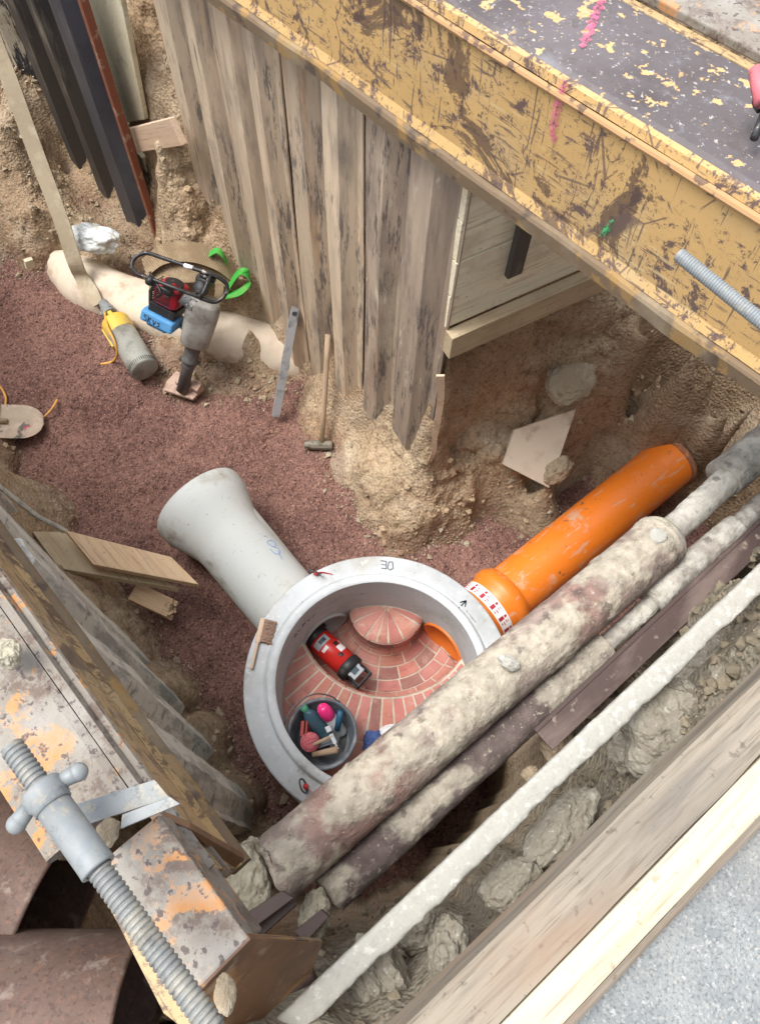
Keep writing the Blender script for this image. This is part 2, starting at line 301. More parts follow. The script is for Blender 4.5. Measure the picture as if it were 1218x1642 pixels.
m_conc = mat('light_concrete', lin(190,194,196), rough=.85, spec=.3, layers=[dict(c=lin(158,160,156), scale=4, lo=.45, hi=.66, amt=.7, detail=9), dict(c=lin(198,198,194), scale=9, lo=.52, hi=.7, amt=.5), dict(c=lin(130,128,122), scale=70, lo=.65, hi=.7, amt=.5), dict(c=lin(150,138,120), scale=2.2, lo=.56, hi=.7, amt=.5, detail=12), dict(c=lin(120,104,86), scale=16, lo=.6, hi=.68, amt=.5, detail=12, mask=dict(scale=3, lo=.46, hi=.6)), dict(c=lin(212,212,208), scale=26, lo=.58, hi=.66, amt=.5, detail=8)],
    bumps=[dict(scale=70, dist=.0015, strength=.5), dict(scale=8, dist=.003, strength=.3)])
m_concpipe = mat('pipe_concrete', lin(188,191,188), rough=.85, spec=.3, layers=[dict(c=lin(158,138,112), scale=2.4, lo=.56, hi=.68, amt=.6, detail=14, rough_=.7), dict(c=lin(92,86,78), scale=7, lo=.585, hi=.64, amt=.7, detail=15, rough_=.8),dict(c=lin(192,192,186), scale=3, lo=.45, hi=.65, amt=.6, detail=9), dict(c=lin(146,138,124), scale=3.6, lo=.56, hi=.68, amt=.6), dict(c=lin(88,82,74), scale=5, lo=.58, hi=.66, amt=.85, detail=12, rough_=.7, mask=dict(scale=1.8, lo=.5, hi=.6)), dict(c=lin(96,84,72), scale=60, lo=.66, hi=.7, amt=.6)],
    bumps=[dict(scale=60, dist=.0015, strength=.5), dict(scale=6, dist=.004, strength=.3)])
m_dark = mat('dark_opening', lin(60,62,60), rough=.9)
m_beige = mat('mud_smeared_concrete', lin(206,192,172), rough=.9, layers=[dict(c=lin(208,196,178), scale=2.5, lo=.5, hi=.65, amt=.7), dict(c=lin(150,122,92), scale=3.5, lo=.55, hi=.66, amt=.8, detail=10), dict(c=lin(168,140,122), scale=6, lo=.5, hi=.7, amt=.5)], bumps=[dict(scale=12, dist=.008, strength=.5)])
m_brick = mat('clinker_brick', lin(150,78,66), rough=.75, spec=.4, attr='tint', layers=[dict(c=lin(196,150,138), scale=1.5, lo=.2, hi=.3, amt=.25),dict(c=lin(206,168,154), scale=3, lo=.4, hi=.7, amt=.45, detail=10), dict(c=lin(196,176,160), scale=9, lo=.54, hi=.66, amt=.5, detail=12, rough_=.75),dict(c=lin(190,132,116), scale=7, lo=.52, hi=.72, amt=.5, detail=9), dict(c=lin(110,52,46), scale=14, lo=.55, hi=.7, amt=.45), dict(c=lin(206,190,176), scale=24, lo=.62, hi=.7, amt=.6, mask=dict(scale=4, lo=.46, hi=.6))], bumps=[dict(scale=60, dist=.0015, strength=.4)])
m_mortar = mat('light_mortar', lin(196,182,164), rough=.9, layers=[dict(c=lin(160,146,128), scale=14, lo=.45, hi=.65, amt=.7)], bumps=[dict(scale=70, dist=.002)])
m_orange = mat('orange_plastic_pipe', lin(228,122,36), rough=.42, rvar=.1, spec=.5, layers=[dict(c=lin(120,92,70), scale=11, lo=.66, hi=.67, amt=.9, detail=8), dict(c=lin(190,150,122), scale=3, lo=.56, hi=.66, amt=.4, detail=14, rough_=.8),dict(c=lin(206,112,44), scale=3, lo=.5, hi=.7, amt=.4), dict(c=lin(206,160,128), scale=6, lo=.555, hi=.63, amt=.85, detail=12, rough_=.75), dict(c=lin(196,170,150), scale=30, lo=.6, hi=.64, amt=.5, stretch=(1,1,.2)), dict(c=lin(128,92,72), scale=5, lo=.685, hi=.70, amt=.9), dict(c=lin(196,96,30), scale=40, lo=.6, hi=.7, amt=.4)], bumps=[dict(scale=200, dist=.0005, strength=.3)])
m_orangein = mat('orange_pipe_inside', lin(214,112,40), rough=.5)
m_dirtrim = mat('mud_caked_rim', lin(140,96,72), rough=.9, layers=[dict(c=lin(180,120,80), scale=20, lo=.5, hi=.6)], bumps=[dict(scale=60, dist=.004)])
m_white = mat('white_label', lin(236,234,232), rough=.5); m_redink = mat('red_print', lin(168,40,58), rough=.5)
m_ink = mat('black_marker', lin(52,58,70), rough=.7); m_bluemark = mat('blue_chalk', lin(110,150,196), rough=.8)
m_pinkspray = mat('pink_spray_paint', lin(232,112,150), rough=.8, mul=.8, holes=(60,.40,.62), layers=[dict(c=lin(180,130,120), scale=40, lo=.55, hi=.68, amt=.7), dict(c=lin(240,150,176), scale=9, lo=.5, hi=.7, amt=.5)])
m_greenspray = mat('green_spray_paint', lin(70,170,110), rough=.8, holes=(50,.42,.6))
m_red = mat('red_housing', lin(206,44,38), rough=.35, coat=.2, layers=[dict(c=lin(170,60,52), scale=14, lo=.56, hi=.68, amt=.5)])
m_engred = mat('engine_red_cover', lin(178,30,50), rough=.4, coat=.2, layers=[dict(c=lin(196,130,120), scale=20, lo=.62, hi=.68, amt=.7)])
m_blk = mat('black_plastic', lin(38,38,40), rough=.5, layers=[dict(c=lin(92,88,82), scale=26, lo=.58, hi=.68, amt=.5)])
m_blkm = mat('scuffed_black_tube', lin(48,47,48), rough=.45, metal=.3, layers=[dict(c=lin(170,162,150), scale=22, lo=.62, hi=.67, amt=.8), dict(c=lin(110,100,90), scale=9, lo=.56, hi=.66, amt=.6)], bumps=[dict(scale=80, dist=.001)])
m_grayp = mat('gray_panel', lin(170,174,178), rough=.5); m_screen = mat('display_glass', lin(66,84,92), rough=.2)
m_castal = mat('dirty_cast_metal', lin(166,164,158), rough=.6, metal=.2, rvar=.15, layers=[dict(c=lin(92,84,74), scale=22, lo=.56, hi=.64, amt=.7, detail=12, rough_=.8),dict(c=lin(112,106,98), scale=8, lo=.5, hi=.66, amt=.7), dict(c=lin(178,166,148), scale=6, lo=.56, hi=.68, amt=.6)], bumps=[dict(scale=50, dist=.002)])
m_darkmet = mat('dark_greased_metal', lin(96,96,96), rough=.5, metal=.4, layers=[dict(c=lin(140,132,120), scale=12, lo=.5, hi=.66, amt=.7)], bumps=[dict(scale=50, dist=.002)])
m_blue = mat('blue_plastic', lin(88,152,206), rough=.45, layers=[dict(c=lin(140,170,190), scale=18, lo=.58, hi=.68, amt=.6)])
m_yelp = mat('yellow_pump_paint', lin(208,174,70), rough=.6, layers=[dict(c=lin(184,160,112), scale=9, lo=.5, hi=.62, amt=.8), dict(c=lin(140,112,64), scale=20, lo=.6, hi=.66, amt=.7)], bumps=[dict(scale=50, dist=.002)])
m_pumpgray = mat('pump_casing', lin(158,158,150), rough=.65, metal=.2, layers=[dict(c=lin(98,90,80), scale=24, lo=.57, hi=.64, amt=.7, detail=12, rough_=.8),dict(c=lin(112,108,98), scale=7, lo=.5, hi=.64, amt=.8, detail=9), dict(c=lin(88,66,50), scale=10, lo=.66, hi=.7, amt=.8)], bumps=[dict(scale=50, dist=.002)])
m_hose = mat('flat_hose_fabric', lin(164,150,126), rough=.85, layers=[dict(c=lin(190,180,158), scale=8, lo=.5, hi=.65, amt=.6), dict(c=lin(128,112,88), scale=5, lo=.55, hi=.7, amt=.6)], bumps=[dict(scale=30, dist=.003)])
m_web = mat('dirty_sling_webbing', lin(140,120,92), rough=.95, layers=[dict(kind='wave', c=lin(96,80,62), scale=26, lo=.3, hi=.9, amt=.5, dist=1.), dict(c=lin(168,150,122), scale=7, lo=.5, hi=.66, amt=.6)], bumps=[dict(kind='wave', scale=26, dist=.004)])
m_green = mat('green_webbing', lin(52,150,52), rough=.7, layers=[dict(c=lin(110,150,80), scale=12, lo=.54, hi=.66, amt=.6)], bumps=[dict(scale=120, dist=.001)])
m_cable = mat('yellow_orange_cable', lin(214,158,76), rough=.55, layers=[dict(c=lin(176,130,80), scale=30, lo=.5, hi=.65, amt=.6)])
m_bag = mat('white_plastic_sheet', lin(216,222,222), rough=.35, spec=.6, layers=[dict(c=lin(196,184,150), scale=11, lo=.5, hi=.62, amt=.7), dict(c=lin(176,184,186), scale=6, lo=.5, hi=.62, amt=.6)], bumps=[dict(scale=16, dist=.02, strength=.9, detail=4), dict(scale=45, dist=.006, strength=.8)])
m_blade = mat('muddy_shovel_steel', lin(158,142,122), rough=.6, metal=.2, layers=[dict(c=lin(188,166,148), scale=6, lo=.5, hi=.62, amt=.7), dict(c=lin(70,74,66), scale=9, lo=.59, hi=.63, amt=.9, stretch=(1,1,1), detail=10), dict(c=lin(164,60,78), scale=8, lo=.64, hi=.68, amt=.8)], bumps=[dict(scale=30, dist=.003)])
m_alu = mat('scratched_aluminium', lin(186,188,190), rough=.45, metal=.5, layers=[dict(c=lin(104,104,108), scale=12, lo=.5, hi=.64, amt=.7), dict(c=lin(188,182,168), scale=8, lo=.56, hi=.66, amt=.7)], bumps=[dict(scale=60, dist=.001)])
m_forged = mat('forged_hammer_steel', lin(126,118,104), rough=.6, metal=.3, layers=[dict(c=lin(70,72,62), scale=22, lo=.5, hi=.6, amt=.8)], bumps=[dict(scale=50, dist=.003)])
m_galv = mat('galvanised_steel', lin(168,172,172), rough=.6, metal=.15, mul=.6, rvar=.1, layers=[dict(c=lin(96,98,98), scale=45, lo=.54, hi=.64, amt=.6, detail=14, rough_=.8), dict(c=lin(212,200,172), scale=18, lo=.55, hi=.62, amt=.75, detail=14, rough_=.75), dict(c=lin(120,104,88), scale=9, lo=.58, hi=.66, amt=.5, detail=14),dict(kind='cell', c=lin(150,160,166), scale=60, lo=.3, hi=1, amt=.5), dict(c=lin(206,204,194), scale=7, lo=.54, hi=.7, amt=.6), dict(c=lin(140,138,130), scale=9, lo=.6, hi=.7, amt=.5)], bumps=[dict(scale=50, dist=.001)])
m_galvdull = mat('dusty_threaded_steel', lin(150,152,150), rough=.65, mul=.7, metal=.35, layers=[dict(c=lin(214,204,180), scale=6, lo=.52, hi=.6, amt=.8, detail=14, rough_=.8), dict(c=lin(96,92,88), scale=22, lo=.56, hi=.64, amt=.6, detail=12),dict(c=lin(196,190,174), scale=9, lo=.5, hi=.62, amt=.8), dict(c=lin(128,130,130), scale=12, lo=.54, hi=.64, amt=.5)], bumps=[dict(scale=60, dist=.002)])
m_rust = mat('brown_rusted_steel', lin(112,92,82), rough=.6, rvar=.12, metal=.2, spec=.4, layers=[dict(c=lin(88,70,62), scale=5, lo=.45, hi=.62, amt=.8, detail=14, rough_=.8), dict(c=lin(74,56,50), scale=90, lo=.54, hi=.62, amt=.5), dict(c=lin(164,150,138), scale=24, lo=.58, hi=.66, amt=.5, detail=10), dict(c=lin(140,126,116), scale=3, lo=.52, hi=.7, amt=.55), dict(c=lin(134,100,82), scale=60, lo=.56, hi=.64, amt=.5), dict(c=lin(190,184,172), scale=2.6, lo=.68, hi=.70, amt=.7)], bumps=[dict(scale=60, dist=.002, strength=.5)])
m_brownpl = mat('brown_steel_plate', lin(122,88,60), rough=.6, layers=[dict(c=lin(88,64,48), scale=5, lo=.48, hi=.62, amt=.8), dict(c=lin(178,134,80), scale=4, lo=.56, hi=.62, amt=.7), dict(c=lin(160,140,118), scale=14, lo=.58, hi=.68, amt=.6)], bumps=[dict(scale=50, dist=.003)])
def crust(name, base, red, lo):
    return mat(name, base, rough=.9, mul=.82, layers=[dict(c=red, scale=3.2, lo=.5, hi=.6, amt=.75, detail=9), dict(c=lin(152,124,112), scale=8, lo=.52, hi=.64, amt=.6), dict(c=lin(206,198,174), scale=4.4, lo=lo, hi=lo+.07, amt=.92, detail=12, rough_=.7), dict(c=lin(226,220,200), scale=30, lo=.6, hi=.68, amt=.6), dict(c=lin(96,84,80), scale=15, lo=.64, hi=.7, amt=.6)],
        bumps=[dict(scale=9, dist=.012, strength=.6, detail=12), dict(scale=60, dist=.004, strength=.7)])
m_bigpipe = crust('mud_crusted_red_pipe', lin(154,118,106), lin(150,96,86), .47)
m_bigpipew = crust('mud_crusted_gray_pipe', lin(178,172,162), lin(160,150,140), .45)
m_smallpipe = crust('mud_crusted_dark_pipe', lin(112,100,98), lin(96,82,80), .52)
m_duct = mat('dust_covered_duct', lin(186,184,174), rough=.95, mul=.78, layers=[dict(c=lin(168,164,156), scale=60, lo=.50, hi=.62, amt=.6, detail=12, rough_=.8), dict(c=lin(222,220,212), scale=50, lo=.55, hi=.66, amt=.7), dict(c=lin(150,130,118), scale=3.5, lo=.62, hi=.72, amt=.5)], bumps=[dict(scale=16, dist=.01, strength=.6, detail=12), dict(scale=80, dist=.003, strength=.7)])
m_railbr = mat('dark_brown_rail', lin(72,56,52), rough=.6, layers=[dict(c=lin(120,104,96), scale=6, lo=.54, hi=.68, amt=.7, stretch=(.3,1,1)), dict(c=lin(160,146,130), scale=20, lo=.62, hi=.7, amt=.6)], bumps=[dict(scale=40, dist=.002)])
m_bucket = mat('mortar_stained_bucket', lin(92,98,104), rough=.6, layers=[dict(c=lin(150,154,156), scale=9, lo=.48, hi=.6, amt=.8, detail=10), dict(c=lin(60,64,68), scale=6, lo=.55, hi=.65, amt=.7)], bumps=[dict(scale=40, dist=.002)])
m_botblue = mat('blue_water_bottle', lin(60,92,106), rough=.15, spec=.7, coat=.5, layers=[dict(c=lin(110,140,150), scale=12, lo=.56, hi=.66, amt=.5)]); m_capg = mat('green_bottle_cap', lin(70,140,110), rough=.5)
m_hotpink = mat('hot_pink_plastic', lin(240,50,130), rough=.35, coat=.3); m_string = mat('pink_string', lin(214,90,104), rough=.8, layers=[dict(c=lin(236,180,180), kind='wave', scale=60, lo=.5, hi=.9, amt=.7, dist=6)], bumps=[dict(kind='wave', scale=60, dist=.004)])
m_redh = mat('dull_red_plastic', lin(156,62,56), rough=.6); m_navy = mat('petrol_blue_grip', lin(44,92,122), rough=.5)
m_cloth = mat('blue_cloth', lin(72,94,144), rough=.95, layers=[dict(c=lin(52,68,112), scale=9, lo=.48, hi=.6, amt=.6)], bumps=[dict(scale=25, dist=.01, strength=.7)])
m_bristle = mat('broom_bristles', lin(150,122,104), rough=.95, layers=[dict(c=lin(110,86,72), scale=140, lo=.45, hi=.6, amt=.7, stretch=(1,1,.1))], bumps=[dict(scale=160, dist=.003, stretch=(1,1,.1))])
m_dummy = None
m_wire = mat('dark_steel_wire', lin(92,94,100), rough=.4, metal=.6); m_redtag = mat('red_ribbon', lin(196,44,44), rough=.6)
m_pinkiron = mat('pink_painted_iron', lin(196,104,112), rough=.6, layers=[dict(c=lin(110,70,66), scale=9, lo=.52, hi=.58, amt=.9), dict(c=lin(226,160,168), scale=14, lo=.55, hi=.65, amt=.6)], bumps=[dict(scale=40, dist=.003)])
m_yelstone = mat('greenish_rubble', lin(160,146,104), rough=.95, layers=[dict(c=lin(188,166,84), scale=7, lo=.55, hi=.62, amt=.8), dict(c=lin(112,116,82), scale=9, lo=.52, hi=.62, amt=.7), dict(c=lin(190,176,140), scale=14, lo=.55, hi=.65, amt=.6)], bumps=[dict(kind='vor', scale=14, dist=.03, strength=.9), dict(scale=60, dist=.004)])
# ================================================================== the ground
RC = Vector((.60, .61, 0)); RZ = .75                      # manhole centre, rim height
ctl = []
def cp(z, *pp):
    for p in pp: q = P(p[0], p[1], z); ctl.append((q.x, q.y, z))
cp(-.14, (100,500),(0,600),(150,700),(250,720),(400,720),(120,790),(450,780),(520,850),(230,900),(600,920),(330,900),(420,1100),(800,880),(900,810),(750,1000),(850,1050),(1000,740),(60,480),(350,1130),(330,1060),(250,660),(450,700))
cp(0, (20,415),(150,440),(235,562),(330,600),(430,628),(495,690),(535,745),(565,795),(610,850),(690,868),(765,832),(850,800),(945,760),(1020,705),(100,415))
cp(.12,(560,715)); cp(.22, (575,745),(600,790),(640,820),(690,835),(760,805)); cp(.42, (640,730),(700,770),(760,760)); cp(.25,(590,690),(545,650)); cp(.5, (660,700),(720,720),(800,720)); cp(.38, (830,745),(880,770))
cp(.08, (500,640),(300,590)); cp(.02,(450,605)); cp(.3, (430,495)); cp(.08, (500,600),(480,575)); cp(-.04, (420,560),(370,540)); cp(.02,(390,605)); cp(.5, (330,440),(380,440)); cp(.3, (300,480),(400,530)); cp(.7, (300,380),(340,360)); cp(.95, (270,300),(300,300)); ctl += [(1.38,4.5,.0),(1.43,4.36,-.04),(1.42,4.75,.0),(1.38,5.0,.02),(1.32,5.4,.06),(1.26,5.8,.15),(1.42,4.15,.05),(1.3,3.9,.05),(1.62,4.1,.95),(1.62,3.8,.9)]; cp(1.2, (250,230)); cp(1.5, (235,100)); cp(1.75, (225,10))
cp(.9, (0,100)); cp(.7, (0,200),(60,150)); cp(.42, (0,290),(50,330)); cp(1.1, (30,30)); cp(.1, (20,395),(120,400)); cp(.12, (180,390),(140,370)); cp(.1, (225,400))
cp(1.42, (720,570),(800,525),(930,470)); cp(1.0, (745,610),(860,580),(960,560)); cp(.7, (770,660),(870,640),(950,640)); cp(.52, (800,690)); cp(.6, (900,680)); cp(.33, (880,730),(950,700),(1000,680)); cp(1.15, (1040,540)); cp(.75, (1090,640)); cp(.5, (1000,640)); cp(.35, (1090,672)); cp(.9, (1170,660)); cp(1.1, (1218,640)); cp(.55, (1150,720)); cp(.7, (1218,700)); cp(.3, (1120,760))
cp(.45, (183,1016),(262,1099),(300,1150),(379,1285),(60,900)); cp(.0, (30,770),(120,860),(205,960),(262,1050),(300,1140),(372,1225),(425,1300)); cp(.2,(240,1060),(285,1160),(350,1240),(400,1320),(410,1290))
ctl += [(-.75,y,2.3) for y in (-.5,0,.5,1,1.5,2,2.5,3,4,5)] + [(-.5,y,1.6) for y in (0,.7,1.4,2.1,3)] + [(-.75,6.5,2.2),(0,7,1.8),(.9,7,1.6),(.3,6,.4),(-.3,4.6,.1),(-.35,4,0.05),(-.3,3.3,.1)]
ctl += [(4.4,y,2.6) for y in (-.5,.3,1,2,3)] + [(3.6,.9,1.5),(3.7,.2,1.1),(3.3,-.3,1.0),(2.9,.6,-.05),(3.05,.78,.0),(3.12,.5,.02),(2.7,.45,-.05),(2.4,.45,-.05),(3.3,.6,.3),(3.9,1.4,2.5),(3.0,1.7,2.2),(2.2,1.75,2.2),(2.6,2.5,2.5),(2.2,3.2,2.4),(2.2,4.2,2.3),(2.3,5.2,2.2),(2.3,6.4,2.2),(2.0,2.0,2.1),(2.0,2.8,2.1),(2.0,3.6,2.1),(1.95,4.5,2.0)]
for x in np.arange(-.3, 3.3, .3): ctl += [(x,-.1,-.08),(x,-.4,-.1),(x,.2,-.1)]
cp(.85,(1060,600)); cp(1.0,(1130,600)); cp(1.2,(1120,560)); ctl += [(3.6,.55,1.2),(3.45,.9,1.3),(3.3,1.25,1.5)]
ctl += [(-.25,.35,.25),(-.15,.3,.1)]
Cc = np.array(ctl)
def rbf_fit(c):
    d = np.sqrt(((c[:,None,:2]-c[None,:,:2])**2).sum(2)); A = d+np.eye(len(c))*.004
    n = len(c); M = np.zeros((n+3,n+3)); M[:n,:n] = A; Pm = np.c_[np.ones(n), c[:,:2]]; M[:n,n:] = Pm; M[n:,:n] = Pm.T
    return np.linalg.lstsq(M, np.r_[c[:,2], 0,0,0], rcond=None)[0]
wts = rbf_fit(Cc)
EDGE = ([-1,-.4,-.3,-.2,-.04,.04,.3,.62,.79,.95,1.25,1.4,2.0,3.4], [.3,.25,.1,-.04,-.08,-.15,-.17,-.175,-.12,-.03,.02,.02,.01,.02])
def soilz(x, y):
    out = np.zeros(len(x))
    for s in range(0, len(x), 40000):
        d = np.sqrt((x[s:s+40000,None]-Cc[None,:,0])**2+(y[s:s+40000,None]-Cc[None,:,1])**2)
        out[s:s+40000] = d@wts[:-3]+wts[-3]+wts[-2]*x[s:s+40000]+wts[-1]*y[s:s+40000]
    yb = np.interp(x, *EDGE)+.02*np.sin(x*23)+.012*np.sin(x*51+1); t = np.clip((yb-y)/.03, 0, 1); t = t*t*(3-2*t)
    dy = np.clip(yb-y-.02, 0, 1); led = 1.55+np.interp(dy, [0,.05,.10,.16,.25,.4], [0,.2,.55,.85,1.12,1.25])
    pr = np.stack([x*1.0, y, 0*x], 1); led = led-.9*np.clip(vn(pr*np.array([4.2,7.,1.])+3, 71)*2.2-.2, 0, 1)*np.clip(dy/.05,0,1)*np.clip((.3-dy)/.1,0,1)
    return out*(1-t)+np.maximum(led, out)*t
def gridmesh(x0, x1, y0, y1, st):
    xs = np.arange(x0, x1, st); ys = np.arange(y0, y1, st); X, Y = np.meshgrid(xs, ys); nx, ny = len(xs), len(ys)
    idx = np.arange(nx*ny).reshape(ny, nx); Fq = np.stack([idx[:-1,:-1], idx[:-1,1:], idx[1:,1:], idx[1:,:-1]], 2).reshape(-1,4)
    return X, Y, Fq, nx, ny
X, Y, Fq, nx, ny = gridmesh(-.85, 4.3, -.5, 6.9, .0105)
Z = soilz(X.ravel(), Y.ravel()).reshape(ny, nx)
gy, gx = np.gradient(Z, .0105); N = np.stack([-gx, -gy, np.ones_like(Z)], 2); N /= np.linalg.norm(N, axis=2, keepdims=True)
Pt = np.stack([X, Y, Z], 2).reshape(-1,3); N = N.reshape(-1,3)
hz = np.clip((Pt[:,2]+.1)/.2, 0, 1)
w = Pt+.08*np.stack([vn(Pt*4,11), vn(Pt*4,12), vn(Pt*4,13)], 1)
f1, g1 = facet(w*np.array([6.,6.,8.]), 3); f2, g2 = facet(w*19+5, 9); f3, g3 = facet(w*46+2, 19)
blk = .5+f1*.8-.35*np.exp(-g1*14); blk2 = .5+f2-.3*np.exp(-g2*10)
nearb = np.clip((.05-Pt[:,1])/.1, 0, 1)
rough_zone = np.clip(fbm(Pt*1.3, 2, 77)*1.5+.6, .25, 1.1)
disp = hz*rough_zone*(.034*(blk-.5)+.015*(blk2-.5)+.002*f3+.03*fbm(Pt*3.2,3,21)+.006*fbm(Pt*14,3,31))
disp = disp*(1-nearb*.85); disp += nearb*.02*fbm(Pt*3,2,55); disp *= .4+.6*np.clip(N[:,2]*1.3,0,1)
Vt = Pt+N*disp[:,None]
Vt[:,2] = np.minimum(Vt[:,2], 2.86)
o_soil = npmesh('pit_soil', Vt, Fq, m_soil); tag(o_soil, kind='structure')
# soil colours by region: tan clay, darker brown on the right, grey clay at the near bank
tan, brn, gry, lt = [np.array(lin(*c)) for c in ((174,150,122),(156,134,110),(136,129,114),(190,171,143))]
n1 = np.clip(.5+.9*fbm(Pt*1.7,3,61),0,1)
colr = tan*(1-n1[:,None])+lt*n1[:,None]*.9+tan*.1*n1[:,None]
dk = np.clip((Pt[:,0]-2.35+.35*fbm(Pt*2.2,3,62))/.5,0,1)*np.clip((1.5-Pt[:,2]+.3*fbm(Pt*3,2,63))/.5,0,1); dk = np.maximum(.8*dk, .7*np.clip((Pt[:,0]-1.75)/.3,0,1)*np.clip((1.02-Pt[:,1])/.2,0,1)*.75)
dk = np.maximum(dk, .75*np.clip((1.75-Pt[:,0]-Pt[:,1]*.1)/.4,0,1)*np.clip((Pt[:,1]-4.5)/.6,0,1)); dk = np.maximum(dk, .7*np.clip((.3-Pt[:,0])/.1,0,1)*np.clip((.9-Pt[:,1])/.3,0,1)*(nearb<.5))
gr = nearb*np.clip((Pt[:,2]-1.2)/.6,0,1)
colr = colr*(1-dk[:,None])+brn*dk[:,None]; colr = colr*(1-gr[:,None])+gry*gr[:,None]
redz = np.clip((.14-Pt[:,2]+.1*fbm(Pt*6,2,64))/.12,0,1)*.6; colr = colr*(1-redz[:,None])+np.array(lin(112,78,66))*redz[:,None]
ca = o_soil.data.color_attributes.new('tint','FLOAT_COLOR','POINT'); ca.data.foreach_set('color', np.c_[colr, np.ones(len(colr))].astype(np.float32).ravel())
def gfloor(x, y):
    p = np.stack([x, y, 0*x], 1); return .035*fbm(p*1.6,3,81)+.02*fbm(p*5,4,84)-.01
X, Y, Fq, nx, ny = gridmesh(-.6, 3.6, -.25, 6.2, .011)
x, y = X.ravel(), Y.ravel(); z = gfloor(x, y)+.007*fbm(np.stack([x,y,0*x],1)*34,3,88)
z -= .3*np.clip(1-np.hypot(x-RC.x, y-RC.y)/.62, 0, 1)
o_g = npmesh('gravel_floor', np.stack([x,y,z],1), Fq, m_gravel); tag(o_g, kind='structure')
def stones(name, xs, ys, zs, sizes, mats, mi=None, squash=.7):
    n = len(xs); base = np.array([(1,0,0),(-1,0,0),(0,1,0),(0,-1,0),(0,0,1),(0,0,-1)], float)
    fc = np.array([(0,2,4),(2,1,4),(1,3,4),(3,0,4),(2,0,5),(1,2,5),(3,1,5),(0,3,5)])
    V = base[None]*RNG.uniform(.6,1.15,(n,6,1)); V = V+RNG.normal(0,.18,(n,6,3))
    a = RNG.uniform(0,6.28,n); c,s = np.cos(a), np.sin(a); t = RNG.uniform(-.9,.9,n); ct,st = np.cos(t), np.sin(t)
    Vx = V[...,0]*c[:,None]-V[...,1]*s[:,None]; Vy = V[...,0]*s[:,None]+V[...,1]*c[:,None]; Vz = V[...,2]
    Vy2 = Vy*ct[:,None]-Vz*st[:,None]; Vz2 = (Vy*st[:,None]+Vz*ct[:,None])*squash
    V = np.stack([Vx,Vy2,Vz2],2)*sizes[:,None,None]+np.stack([xs,ys,zs],1)[:,None]
    Fa = (fc[None]+6*np.arange(n)[:,None,None]).reshape(-1,3)
    return npmesh(name, V.reshape(-1,3), Fa, mats, smooth=False, mi=None if mi is None else np.repeat(mi, 8))
n = 90000; xs = RNG.uniform(-.5,3.4,n); ys = RNG.uniform(-.1,6,n)
k = np.hypot(xs-RC.x, ys-RC.y) > .66; xs, ys = xs[k], ys[k]; zs = soilz(xs, ys); k = zs < .06; xs, ys, zs = xs[k], ys[k], zs[k]
zg = np.maximum(gfloor(xs, ys), zs-.01); sz = RNG.uniform(.003,.0065,len(xs))*(1+1.2*(RNG.random(len(xs))<.025))
tag(stones('gravel', xs, ys, zg+.002, sz, m_pebble), kind='stuff')
# crumbs on the soil slopes
n = 16000; q = RNG.integers(0, len(Vt), n*3); k = (Vt[q,2]>.0)&(Vt[q,2]<2.6)&(N[q,2]>.3); q = q[k][:n]; p = Vt[q]
keep = (vn(p*3,91)>-.1); p = p[keep]
xs = RNG.uniform(-.5,3.4,60000); ys = RNG.uniform(0,6,60000); zz_ = soilz(xs, ys); k = (zz_>-.10)&(zz_<.03)&(np.hypot(xs-RC.x, ys-RC.y)>.68)&(RNG.random(60000)<np.clip((zz_+.11)*6,0,.7)); p = np.r_[p, np.stack([xs[k], ys[k], np.maximum(gfloor(xs[k], ys[k]), zz_[k])+.004],1)]; sz = RNG.uniform(.004,.011,len(p))*(1+2*(RNG.random(len(p))<.04))
tag(stones('soil_crumbs', p[:,0], p[:,1], p[:,2], sz, [m_clod], squash=.8), kind='stuff')
